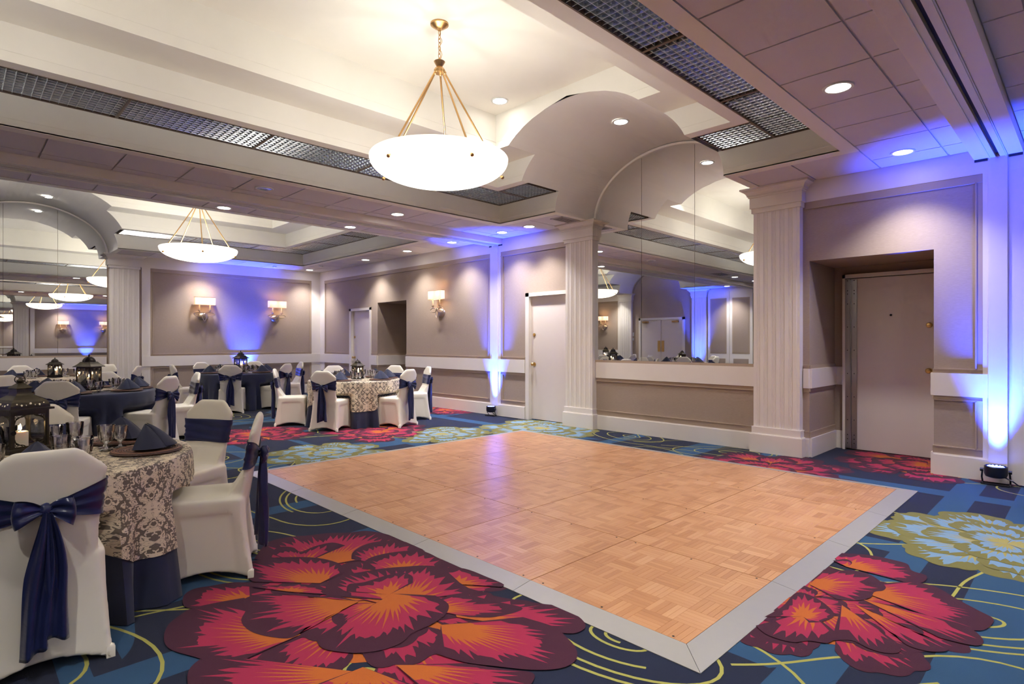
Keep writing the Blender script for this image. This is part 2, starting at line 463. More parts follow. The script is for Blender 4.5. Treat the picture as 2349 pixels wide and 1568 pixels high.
# the two figures nearest the camera, petal by petal: outlines read off the photograph, laid on the floor plane
def gpx(x, y):
    th = math.radians(44.461); r, u = (x - 1174.5) / 1315.0, (784.5 - y) / 1315.0; t = -1.30 / u
    return (t * (math.sin(th) + math.cos(th) * r), t * (math.cos(th) - math.sin(th) * r))
def spline(pts, n=5):
    out = []; m = len(pts)
    for i in range(m - 1):
        p0, p1, p2, p3 = pts[max(0, i - 1)], pts[i], pts[i + 1], pts[min(m - 1, i + 2)]
        for k in range(n):
            t = k / n
            out.append(tuple(0.5 * (2 * b + (c - a) * t + (2 * a - 5 * b + 4 * c - d) * t * t + (3 * b - a - 3 * c + d) * t ** 3) for a, b, c, d in zip(p0, p1, p2, p3)))
    out.append(pts[-1]); return out
def traced(petals, org, sc, cols, seed, zbase):
    r = random.Random(seed); mb = MB(); z = zbase
    for base, outl in petals:
        g = lambda p: gpx(org[0] + p[0] / sc, org[1] + p[1] / sc)
        b = g(base); c = spline([g(p) for p in outl])
        star(mb, b, c, z, 0); z += 0.00006
        n = len(c); L = sum(math.hypot(c[i + 1][0] - c[i][0], c[i + 1][1] - c[i][1]) for i in range(n - 1))
        for mi, lo, hi in ((1, 0.72, 0.93), (2, 0.34, 0.66)):
            k2 = max(5, int(L / (0.060 if mi == 1 else 0.066))); pts = []
            for i in range(k2):
                l_, h_ = lo * r.uniform(0.88, 1.1), hi * r.uniform(0.80, 1.05)
                if i in (0, k2 - 1): h_ = l_
                for q, fr in ((0.0, l_), (0.30, l_ * 0.55 + h_ * 0.45), (0.5 + r.uniform(-0.15, 0.15), h_), (0.75, l_ * 0.6 + h_ * 0.4)):
                    t = (0.03 + 0.94 * (i + q) / k2) * (n - 1); j = min(n - 2, int(t)); f = t - j
                    o_ = (c[j][0] * (1 - f) + c[j + 1][0] * f, c[j][1] * (1 - f) + c[j + 1][1] * f)
                    pts.append((b[0] + (o_[0] - b[0]) * fr, b[1] + (o_[1] - b[1]) * fr))
            star(mb, b, pts, z, mi); z += 0.00006
    part('carpet_flower', mb, cols, floor, fix=False)
MAINF = [((900, 330), [(520, 300), (590, 215), (700, 186), (800, 178), (900, 166), (1000, 164), (1100, 155), (1200, 172), (1300, 205), (1400, 260)]),
 ((760, 330), [(600, 270), (650, 238), (720, 240), (760, 262), (830, 235), (920, 215), (990, 230)]),
 ((1180, 330), [(1020, 300), (1030, 262), (1100, 222), (1200, 206), (1300, 212), (1390, 252)]),
 ((1290, 370), [(1075, 350), (1090, 310), (1150, 282), (1260, 262), (1380, 258), (1470, 298), (1510, 340)]),
 ((500, 520), [(250, 560), (165, 545), (160, 490), (210, 455), (300, 438), (420, 420), (520, 425)]),
 ((860, 425), [(520, 418), (472, 385), (478, 330), (560, 300), (700, 290), (850, 295), (960, 325), (990, 370)]),
 ((760, 690), [(480, 815), (330, 832), (200, 800), (90, 765), (58, 710), (80, 640), (140, 590), (200, 555), (330, 525), (470, 500)]),
 ((1560, 600), [(1500, 470), (1650, 470), (1800, 500), (1990, 530), (2090, 545), (2190, 600), (2222, 650), (2170, 682), (2090, 680)]),
 ((1480, 640), [(1900, 600), (2060, 650), (2120, 700), (2172, 760), (2172, 820), (2100, 862), (1950, 872), (1750, 852), (1600, 832), (1460, 790)]),
 ((1560, 430), [(1480, 345), (1600, 350), (1720, 395), (1800, 430), (1790, 445)]),
 ((1300, 520), [(890, 490), (895, 425), (960, 390), (1060, 370), (1180, 350), (1300, 340), (1400, 335), (1490, 350), (1600, 440), (1700, 470)]),
 ((1400, 560), [(1490, 500), (1600, 485), (1750, 518), (1900, 556), (1760, 600), (1620, 600)]),
 ((700, 470), [(470, 440), (620, 438), (760, 430), (880, 450), (950, 490)]),
 ((1060, 520), [(800, 640), (720, 706), (600, 702), (500, 672), (455, 620), (480, 560), (458, 520), (520, 488), (640, 480), (760, 500), (930, 488)]),
 ((1215, 485), [(995, 470), (1008, 432), (1090, 420), (1200, 386), (1280, 372), (1332, 390), (1335, 425)]),
 ((1230, 480), [(850, 700), (845, 730), (880, 765), (960, 780), (1060, 786), (1180, 770), (1280, 732), (1330, 685), (1420, 645), (1500, 592), (1518, 535), (1450, 490)]),
 ((1180, 900), [(480, 815), (300, 800), (205, 850), (178, 920), (210, 990), (340, 1040), (520, 1060)]),
 ((1080, 860), [(520, 1070), (700, 1120), (900, 1110), (1100, 1130), (1300, 1120), (1500, 1090), (1640, 1060)]),
 ((1250, 850), [(1500, 1080), (1700, 1060), (1850, 1010), (1940, 950), (1950, 890), (1800, 870), (1600, 840)])]
RIGHTF = [((1150, 740), [(1000, 640), (1130, 648), (1300, 660), (1450, 690), (1560, 720), (1592, 765), (1690, 800), (1672, 842), (1590, 855)]),
 ((1230, 900), [(1420, 850), (1600, 842), (1760, 880), (1900, 960), (2050, 1040), (2142, 1092), (2120, 1142), (2050, 1172), (1900, 1150)]),
 ((1260, 960), [(1900, 1120), (2000, 1162), (2072, 1232), (2050, 1272), (1950, 1262), (1780, 1220)]),
 ((1200, 990), [(1640, 1200), (1760, 1240), (1832, 1284), (1820, 1312), (1700, 1312), (1560, 1270), (1480, 1200)]),
 ((1120, 1000), [(1400, 1190), (1512, 1272), (1500, 1322), (1400, 1322), (1300, 1292), (1190, 1240), (1050, 1240)]),
 ((900, 1040), [(540, 1140), (600, 1192), (700, 1232), (800, 1252), (900, 1242), (1030, 1256), (1100, 1200)]),
 ((860, 1080), [(600, 1080), (720, 1010), (820, 915), (960, 960), (1070, 1060), (1000, 1110), (900, 1120)]),
 ((1150, 740), [(1060, 700), (1150, 690), (1190, 715), (1150, 740), (1080, 745)]),
 ((900, 860), [(1000, 760), (1100, 765), (1210, 768), (1320, 800), (1412, 870), (1400, 902), (1340, 912), (1310, 952), (1200, 972), (1080, 960)])]
traced(MAINF, (350, 1150), 2.2371, RED, 2, 0.0052)
traced(RIGHTF, (1550, 1050), 2.9399, RED, 6, 0.0052)

def ribbon(mb, pts, w, z=0.0004):
    n = len(pts); L = []; Rr = []
    for i in range(n):
        a = pts[max(0, i - 1)]; b = pts[min(n - 1, i + 1)]
        dx, dy = b[0] - a[0], b[1] - a[1]; d = math.hypot(dx, dy) or 1
        nx, ny = -dy / d * w / 2, dx / d * w / 2
        L.append((pts[i][0] + nx, pts[i][1] + ny, z)); Rr.append((pts[i][0] - nx, pts[i][1] - ny, z))
    mb.add(L + Rr, [(i, i + 1, n + i + 1, n + i) for i in range(n - 1)])
def scroll(cx, cy, R, rot, seed):
    r = random.Random(seed); mb = MB(); w = 0.015
    sgn = r.choice((-1, 1)); zz = 0.0003 + (seed % 7) * 0.00005
    for k in range(3):
        r0 = R * (0.16 + 0.25 * k); turns = 1.45 - 0.22 * k; pts = []
        N = 44
        for i in range(N + 1):
            t = i / N; a = rot + sgn * 2 * PI * turns * t + k * 0.5
            rr = r0 * (0.45 + 0.75 * t) if k == 0 else r0 * (0.85 + 0.45 * t)
            pts.append((cx + rr * 1.8 * math.cos(a) * math.cos(rot) - rr * math.sin(a) * math.sin(rot),
                        cy + rr * 1.8 * math.cos(a) * math.sin(rot) + rr * math.sin(a) * math.cos(rot)))
        # let the end of each line run off in a long wave
        ex, ey = pts[-1]; px_, py_ = pts[-2]; th = math.atan2(ey - py_, ex - px_)
        for i in range(16):
            th -= sgn * 0.05 * math.sin(i * 0.45 + k); ex += 0.05 * math.cos(th); ey += 0.05 * math.sin(th); pts.append((ex, ey))
        ribbon(mb, pts, w, zz)
    part('carpet_scroll', mb, 'pile_line', floor, fix=False)
sp = []
allf = [(a[0], a[1], a[2]) for a in redspots + olvspots]
tries = 0
while len(sp) < 74 and tries < 9000:
    tries += 1
    x, y = rnd.uniform(-3.6, 7.2), rnd.uniform(-0.6, 13.4)
    if any(math.hypot(x - q[0], y - q[1]) < q[2] * 0.8 for q in allf): continue
    if any(math.hypot(x - q[0], y - q[1]) < 0.74 for q in sp): continue
    sp.append((x, y))
for i, (x, y) in enumerate(sp): scroll(x, y, 0.50, rnd.uniform(0, 6.28), 100 + i)

# ------------------------------------------------------------------ walls
MR = lambda s, n, z: (XW - n, s, z)        # right wall (mirrors, recessed doors)
MBK = lambda s, n, z: (s, YB - n, z)       # back wall
MO = lambda s, n, z: (XO + n, s, z)        # opposite wall
ME = lambda s, n, z: (s, YE + n, z)        # end wall
T = 0.14
ZT = 4.6
def wallbody(M, a, b, holes):
    mb = MB(); holes = sorted(holes); s = a
    for (h0, h1, hz) in holes:
        mb.box(s, h0, -T, 0, 0, ZT, M=M); mb.box(h0, h1, -T, 0, hz, ZT, M=M); s = h1
    mb.box(s, b, -T, 0, 0, ZT, M=M)
    return mb
RH = [(1.123, 2.27, 2.215), (5.80, 6.66, 2.08), (10.28, 11.43, 2.19), (11.76, 12.62, 2.05)]
wall_right = struct('wall_right', wallbody(MR, YE, YB, RH), 'wallcovering', label='taupe linen wall with mirrored arch and recessed doors')
wall_back = struct('wall_back', wallbody(MBK, XO, XW, []), 'wallcovering', label='taupe back wall with two sconces and a blue uplight')
wall_left = struct('wall_left', wallbody(MO, YE, YB, []), 'wallcovering', label='taupe wall with double doors seen in the mirror')
wall_front = struct('wall_front', wallbody(ME, XO, XW, []), 'wallcovering', label='taupe end wall behind the camera')

baseb = {}
def bb(key, M, a, b):
    baseb.setdefault(key, MB()); m = baseb[key]
    m.box(a, b, 0, 0.026, 0, 0.200, M=M); m.box(a, b, 0, 0.016, 0.200, 0.213, M=M)
def run(par, key, M, a, b, sa=0.0, sb=0.0, top=True, base=True):
    """one stretch of panelled wall between a and b; sa, sb widths of the white stiles at its ends"""
    lo, hi = a + sa, b - sb
    t = MB()
    for z0, z1 in ((0.213, 0.282), (0.738, 0.777), (0.997, 1.035)) + (((2.807, 2.881),) if top else ()):
        t.box(lo, hi, 0, 0.010, z0, z1, M=M)
        e = z1 if z0 in (0.213, 0.997) else z0
        t.box(lo, hi, 0, 0.018, e - 0.006, e + 0.006, M=M)
    for on, s0, s1 in ((sa, lo, lo + 0.05), (sb, hi - 0.05, hi)):
        if on:
            t.box(s0, s1, 0, 0.010, 0.282, 0.738, M=M); t.box(s0, s1, 0, 0.010, 1.035, 2.807, M=M)
            q = s1 if s0 == lo else s0
            t.box(q - 0.006, q + 0.006, 0, 0.018, 0.282, 0.738, M=M); t.box(q - 0.006, q + 0.006, 0, 0.018, 1.035, 2.807, M=M)
    part('panel_moulding', t, 'taupe_paint', par)
    part('dado_rail', MB().box(a, b, 0, 0.026, 0.777, 0.997, M=M), 'paint_white', par)
    w = MB()
    if sa: w.box(a, lo, 0, 0.014, 0.213, 2.881, M=M)
    if sb: w.box(hi, b, 0, 0.014, 0.213, 2.881, M=M)
    if w.v: part('stile', w, 'paint_white', par)
    if base: bb(key, M, a, b)
def fascia(par, M, a, b): part('fascia', MB().box(a, b, 0, 0.014, 2.881, 3.13, M=M), 'paint_white', par)

def pilaster(par, M, c, w=0.52):
    h = w / 2; prof = [(-h, 0.0), (-h, 0.10)]
    g = 5; gw = (w - 0.06) / g
    for i in range(g):
        s0 = -h + 0.03 + i * gw
        prof += [(s0, 0.10), (s0 + 0.003, 0.1045)]
        prof += [(s0 + gw * 0.46, 0.1045), (s0 + gw * 0.46 + 0.003, 0.0985)]
        for k in range(3):
            q = s0 + gw * (0.52 + 0.16 * k)
            prof += [(q, 0.0985), (q + 0.003, 0.1015), (q + 0.009, 0.1015), (q + 0.012, 0.0985)]
    prof += [(h, 0.10), (h, 0.0)]
    mb = MB(); n = len(prof)
    vs = [M(c + s, d, z) for z in (0.29, 2.83) for s, d in prof]
    mb.add(vs, [(i, i + 1, n + i + 1, n + i) for i in range(n - 1)])
    sh = part('pilaster', mb, 'paint_white', par)
    b = MB().box(c - h - 0.035, c + h + 0.035, 0, 0.135, 0, 0.212, M=M).box(c - h - 0.028, c + h + 0.028, 0, 0.128, 0.212, 0.220, M=M)
    b.box(c - h - 0.016, c + h + 0.016, 0, 0.118, 0.22, 0.30, M=M)
    part('plinth', b, 'paint_white', sh)
    k = MB()
    for z0, z1, e in ((2.825, 2.88, 0.018), (2.88, 3.005, 0.034), (3.005, 3.02, 0.046), (3.02, 3.032, 0.056)):
        k.box(c - h - e, c + h + e, 0, 0.10 + e, z0, z1, M=M)
    # cove of the capital
    st = [(0.060, 3.032), (0.066, 3.05), (0.085, 3.07), (0.112, 3.085), (0.120, 3.089), (0.120, 3.108)]
    for (e0, z0), (e1, z1) in zip(st[:-1], st[1:]):
        lo = [M(c - h - e0, 0, z0), M(c - h - e0, 0.10 + e0, z0), M(c + h + e0, 0.10 + e0, z0), M(c + h + e0, 0, z0)]
        hi = [M(c - h - e1, 0, z1), M(c - h - e1, 0.10 + e1, z1), M(c + h + e1, 0.10 + e1, z1), M(c + h + e1, 0, z1)]
        k.add(lo + hi, [(0, 1, 5, 4), (1, 2, 6, 5), (2, 3, 7, 6)])
    k.box(c - h - 0.120, c + h + 0.120, 0, 0.22, 3.106, 3.109, M=M)
    part('capital', k, 'paint_white', sh)
    return sh

def arch(par, M, c, mat='paint_white'):
    """moulded trim round the head of the arch, at the wall face"""
    mb = MB(); N = 40
    def ring(a, b, n0):
        return [(c - a * math.cos(PI * i / N), ZS - 0.01 + b * math.sin(PI * i / N), n0) for i in range(N + 1)]
    rs = [ring(VA - 0.035, VB - 0.035, 0.004), ring(VA - 0.03, VB - 0.03, 0.045), ring(VA - 0.004, VB - 0.004, 0.055), ring(VA + 0.01, VB + 0.01, 0.0)]
    vs = [M(s, n, z) for r_ in rs for s, z, n in r_]
    fs = [(j * (N + 1) + i, j * (N + 1) + i + 1, (j + 1) * (N + 1) + i + 1, (j + 1) * (N + 1) + i) for j in range(3) for i in range(N)]
    mb.add(vs, fs); part('arch_moulding', mb, mat, par, smooth=40)

def mirror(M, c, label, twist=0.0, axis=None):
    root = thing('wall_mirror', label, 'mirror', M(c, 0.004, 1.03))
    cuts = [-1.2, -0.40, 0.40, 1.2]
    o = root.location
    if twist: root.rotation_euler = (0, 0, twist)
    for i in range(3):
        a, b = cuts[i] + 0.0025, cuts[i + 1] - 0.0025
        N = 14; poly = [(c + a, 1.035), (c + b, 1.035)]
        for k in range(N + 1):
            s = b + (a - b) * k / N
            poly.append((c + s, ZS - 0.01 + (VB - 0.03) * math.sqrt(max(0.0, 1 - (s / (VA - 0.03)) ** 2))))
        mb = MB(); n = len(poly)
        vs = [M(s, d, z) for d in (0.013, 0.019) for s, z in poly]
        mb.add(vs, [tuple(range(n)), tuple(range(2 * n - 1, n - 1, -1))] + [(k, (k + 1) % n, n + (k + 1) % n, n + k) for k in range(n)])
        mb.xform(lambda x, y, z: (x - o[0], y - o[1], z - o[2]))
        part('mirror_pane', mb, 'mirror_glass', root)
    sill = MB().box(c - 1.2, c + 1.2, 0, 0.020, 0.999, 1.034, M=M)
    sill.xform(lambda x, y, z: (x - o[0], y - o[1], z - o[2]))
    part('mirror_ledge', sill, 'taupe_paint', root)
    return root
def under_mirror(par, key, M, c):
    bb(key, M, c - 1.19, c + 1.19)
    part('dado_rail', MB().box(c - 1.19, c + 1.19, 0, 0.03, 0.766, 0.999, M=M), 'paint_white', par)
    t = MB()
    for z0, z1, e in ((0.213, 0.282, 0.282), (0.712, 0.766, 0.722)):
        t.box(c - 1.19, c + 1.19, 0, 0.012, z0, z1, M=M); t.box(c - 1.19, c + 1.19, 0, 0.02, e - 0.006, e + 0.006, M=M)
    part('panel_moulding', t, 'taupe_paint', par)

# right wall, from the near end to the back corner
W_ = wall_right
run(W_, 'right', MR, YE, 0.42, 0.0, 0.05)
def post(M, s0, s1, par):
    part('partition_post', MB().box(s0, s1, 0, 0.030, 0, 3.02, M=M), 'paint_white', par)
post(MR, 0.568, 0.704, W_)
part('stile', MB().box(0.42, 0.568, 0, 0.012, 0, 2.881, M=MR).box(0.704, 0.745, 0, 0.012, 0, 2.881, M=MR), 'paint_white', W_)
run(W_, 'right', MR, 0.704, 1.123, 0.042, 0.0)
part('panel_moulding', MB().box(1.123, 2.31, 0, 0.010, 2.807, 2.881, M=MR).box(1.123, 2.31, 0, 0.018, 2.801, 2.813, M=MR), 'taupe_paint', W_)
run(W_, 'right', MR, 2.27, 2.33, top=False)
pilaster(W_, MR, 2.60); pilaster(W_, MR, 5.52)
under_mirror(W_, 'right', MR, 4.06)
arch(W_, MR, 4.06)
run(W_, 'right', MR, 6.745, 7.40, 0.0, 0.055)
part('panel_moulding', MB().box(5.78, 6.745, 0, 0.010, 2.807, 2.881, M=MR).box(5.78, 6.745, 0, 0.018, 2.801, 2.813, M=MR), 'taupe_paint', W_)
post(MR, 7.40, 7.56, W_)
run(W_, 'right', MR, 7.56, 10.28, 0.06, 0.0)
part('panel_moulding', MB().box(10.28, 12.70, 0, 0.010, 2.807, 2.881, M=MR).box(10.28, 12.70, 0, 0.018, 2.801, 2.813, M=MR), 'taupe_paint', W_)
run(W_, 'right', MR, 11.43, 11.685, top=False)
run(W_, 'right', MR, 12.695, YB, 0.0, 0.25)
fascia(W_, MR, YE, 2.34); fascia(W_, MR, 5.78, YB)
# recesses
def recess(y0, y1, zt, dep, par):
    x0, x1 = XW + T, XW + dep
    mb = MB()
    mb.box(x0, x1 + 0.1, y1, y1 + 0.1, 0, zt + 0.1); mb.box(x0, x1 + 0.1, y0 - 0.1, y0, 0, zt + 0.1)
    mb.box(x0, x1 + 0.1, y0 - 0.1, y1 + 0.1, zt, zt + 0.1); mb.box(x1, x1 + 0.1, y0 - 0.1, y1 + 0.1, 0, zt)
    part('door_recess', mb, 'wallcovering', par)
    w = MB(); t = MB()
    for ya, s in ((y1, -1), (y0, 1)):
        lo, hi = (ya - 0.026, ya) if s < 0 else (ya, ya + 0.026)
        w.box(XW, x1, lo, hi, 0, 0.213); w.box(XW, x1, lo, hi, 0.777, 0.997)
        lo, hi = (ya - 0.010, ya) if s < 0 else (ya, ya + 0.010)
        for z0, z1 in ((0.213, 0.282), (0.738, 0.777), (0.997, 1.035)): t.box(XW, x1, lo, hi, z0, z1)
    w.box(x1 - 0.02, x1, y1 - 0.12, y1, 0, 0.213); w.box(x1 - 0.02, x1, y1 - 0.12, y1, 0.777, 0.997)
    part('recess_rail', w, 'paint_white', par); part('recess_moulding', t, 'taupe_paint', par)
recess(1.123, 2.27, 2.215, 0.89, W_)
recess(10.28, 11.43, 2.19, 0.89, W_)

# doors
def knob(root, x, y, z, deadz=None, dirx=-1):
    k = MB().lathe([(0.032, 0), (0.032, 0.006), (0.012, 0.008), (0.012, 0.035), (0.026, 0.045), (0.030, 0.058), (0.020, 0.070), (0.001, 0.073)], 16)
    k.xform(lambda a, b, c: (x + dirx * c, y + a, z + b)); part('door_knob', k, 'brass', root, smooth=40)
    if deadz:
        d = MB().lathe([(0.028, 0), (0.028, 0.010), (0.020, 0.014), (0.001, 0.014)], 16)
        d.xform(lambda a, b, c: (x + dirx * c, y + a, deadz + b)); part('deadbolt', d, 'brass', root, smooth=40)
def door_right(name, y0, y1, zt, label, fz):
    # leaf set back in the wall thickness, frame around
    lf = MB().box(XW + 0.055, XW + 0.10, y0, y1, 0.012, zt)
    d = struct(name, lf, 'door_paint', label=label)
    f = MB()
    for a, b in ((y0 - 0.065, y0 + 0.005), (y1 - 0.005, y1 + 0.075)):
        f.box(XW - 0.018, XW + 0.14, a, b, 0, zt + 0.06)
    f.box(XW - 0.018, XW + 0.14, y0 - 0.065, y1 + 0.075, zt, zt + 0.06)
    f.box(XW + 0.10, XW + 0.13, y1 - 0.02, y1, 0, zt)
    part('door_frame', f, 'paint_white', d)
    knob(d, XW + 0.055, y1 - 0.07, 0.93, 1.42)
    part('door_lining', MB().box(XW + 0.12, XW + 0.14, y0 - 0.1, y1 + 0.1, -0.01, zt + 0.05), 'dark_slot', d)
    return d
door_right('door_1', 5.80, 6.66, 2.06, 'cream flush door beside the fluted pilaster left of the mirror', 0)
door_right('door_3', 11.76, 12.62, 2.04, 'cream flush door near the back corner', 0)
XD = XW + 0.89
d2 = struct('door_2', MB().box(XD - 0.045, XD - 0.004, 1.13, 2.075, 0.012, 2.06), 'door_paint', label='cream flush door deep in the recess right of the mirror')
part('door_frame', MB().box(XD - 0.07, XD, 2.135, 2.165, 0, 2.115).box(XD - 0.07, XD, 1.123, 2.165, 2.07, 2.115), 'paint_white', d2)
hg = MB().box(XD - 0.060, XD - 0.045, 2.012, 2.068, 0.02, 2.05).box(XD - 0.066, XD - 0.045, 2.082, 2.136, 0.02, 2.06)
hg.tube([(XD - 0.062, 2.075, 0.02), (XD - 0.062, 2.075, 2.05)], 0.009, 8)
hs = part('hinge', hg, 'steel', d2)
sc = MB()
for z in [0.08 + 0.28 * i for i in range(8)] + [0.13, 0.18, 1.92, 1.88]:
    for y, xx in ((2.04, XD - 0.060), (2.11, XD - 0.066)):
        b_ = MB().lathe([(0.006, 0), (0.004, 0.003), (0.0005, 0.003)], 8); sc.add([(xx - c, y + a, z + b) for a, b, c in b_.v], b_.f)
part('hinge_screw', sc, 'dark_slot', hs)
knob(d2, XD - 0.045, 1.30, 0.98); 
for nm, y, z, r, mt in (('deadbolt', 1.30, 1.488, 0.030, 'brass'), ('door_viewer', 1.665, 1.612, 0.012, 'dark_slot')):
    b_ = MB().lathe([(r, 0), (r, 0.012), (r * 0.7, 0.018), (0.0005, 0.018)], 16)
    b_.xform(lambda a, b, c: (XD - 0.045 - c, y + a, z + b)); part(nm, b_, mt, d2, smooth=40)
d4 = struct('door_4', MB().box(XD - 0.045, XD - 0.004, 10.29, 11.25, 0.012, 2.06), 'door_paint', label='door hidden in the dark far recess')

# back wall
def end_wall(par, key, M, flip):
    run(par, key, M, 2.86 + 0.06, XW, 0.16, 0.25)
    pilaster(par, M, 2.60); pilaster(par, M, -0.38)
    under_mirror(par, key, M, 1.11)
    run(par, key, M, XO, -0.66, 0.25, 0.16)
    arch(par, M, 1.11); fascia(par, M, XO, -0.64); fascia(par, M, 2.86, XW)
end_wall(wall_back, 'back', MBK, 1); end_wall(wall_front, 'front', ME, -1)
# opposite wall, seen only in the mirrors
run(wall_left, 'left', MO, YE, 7.40, 0.2, 0.2)
run(wall_left, 'left', MO, 12.62, YB, 0.12, 0.25)
pilaster(wall_left, MO, 9.38); pilaster(wall_left, MO, 12.34)
fascia(wall_left, MO, YE, 9.12); fascia(wall_left, MO, 12.60, YB); arch(wall_left, MO, 10.86, 'wallcovering')
for y0, y1 in ((7.56, 8.32), (8.33, 9.08)):
    pn = part('partition_panel', MB().box(y0, y1, 0, 0.05, 0.02, 3.0, M=MO), 'paint_white', wall_left)
    part('fabric_inset', MB().box(y0 + 0.13, y1 - 0.13, 0.05, 0.056, 0.95, 2.72, M=MO).box(y0 + 0.13, y1 - 0.13, 0.05, 0.056, 0.2, 0.75, M=MO), 'wallcovering', pn)
    part('panel_moulding', MB().box(y0 + 0.09, y1 - 0.09, 0.05, 0.053, 0.91, 2.76, M=MO), 'taupe_paint', pn)
dd = struct('door_5', MB().box(10.02, 10.855, 0.01, 0.05, 0.01, 2.10, M=MO), 'door_paint', label='pair of cream double doors seen in the mirror')
part('door_leaf', MB().box(10.865, 11.70, 0.01, 0.05, 0.01, 2.10, M=MO), 'door_paint', dd)
part('door_frame', MB().box(9.94, 10.02, 0, 0.07, 0, 2.18, M=MO).box(11.70, 11.78, 0, 0.07, 0, 2.18, M=MO).box(9.94, 11.78, 0, 0.07, 2.10, 2.18, M=MO), 'paint_white', dd)
for y0 in (10.15, 11.36):
    part('door_closer', MB().box(y0, y0 + 0.25, 0.05, 0.11, 2.0, 2.06, M=MO), 'antique_brass', dd)
for y0 in (10.73, 10.88):
    part('push_plate', MB().box(y0, y0 + 0.11, 0.05, 0.056, 0.95, 1.35, M=MO), 'brass', dd)
tag(part('wall_plate', MB().box(12.02, 12.16, 0, 0.015, 1.52, 1.66, M=MO), 'trim_white_metal'), 'small square white notice plate beside the double doors in the mirror', 'plate')
tag(part('thermostat', MB().box(12.03, 12.13, 0, 0.03, 1.36, 1.45, M=MO).box(12.06, 12.10, 0.03, 0.032, 1.40, 1.43, M=MO), 'trim_white_metal'), 'white thermostat box below the notice plate in the mirror', 'thermostat')
for k, m in baseb.items(): struct('baseboard_' + k, m, 'paint_white', label='tall white baseboard of the %s wall' % k)

mir_r = mirror(MR, 4.06, 'big arched wall mirror in three panes between fluted pilasters', 0.008)
mir_b = mirror(MBK, 1.11, 'arched mirror on the back wall at the far left', 0.006)
mir_e = mirror(ME, 1.11, 'arched mirror on the end wall, seen only as a reflection')

# ------------------------------------------------------------------ ceiling
def vw(z): return VA * math.sqrt(max(0.0, 1 - ((z - ZS) / VB) ** 2)) if z <= ZS + VB else 0.0
# soffit plate around the trays, cut by the vaults
ys = [YE] + [q for b in BAYS for q in b[1:]] + [YB]
vaults = {1: {'X1': 4.06}, 2: {'Y1': 1.11, 'X0': 10.86}, 0: {'Y0': 1.11}}
ceil_mb = MB(); zc0, zc1 = ZS + 0.012, ZS + 0.05; eps = 0.02
for i in range(0, len(ys) - 1, 2):
    ya, yb_ = ys[i] + (eps if i else 0), ys[i + 1] - (eps if i < len(ys) - 2 else 0)
    if i == 0 or i == len(ys) - 2:
        ceil_mb.box(XO, 1.11 - VA - eps, ya, yb_, zc0, zc1); ceil_mb.box(1.11 + VA + eps, XW, ya, yb_, zc0, zc1)
    else: ceil_mb.box(XO, XW, ya, yb_, zc0, zc1)
for i, (yc, y0, y1) in enumerate(BAYS):
    for key, xa, xb in (('X1', TX1 + eps, XW), ('X0', XO, TX0 - eps)):
        c = vaults[i].get(key)
        if c is None: ceil_mb.box(xa, xb, y0 - eps, y1 + eps, zc0, zc1)
        else:
            ceil_mb.box(xa, xb, y0 - eps, c - VA - eps, zc0, zc1); ceil_mb.box(xa, xb, c + VA + eps, y1 + eps, zc0, zc1)
ceiling = struct('ceiling', ceil_mb, 'grid_metal', label='tiled soffit around three stepped ceiling trays')

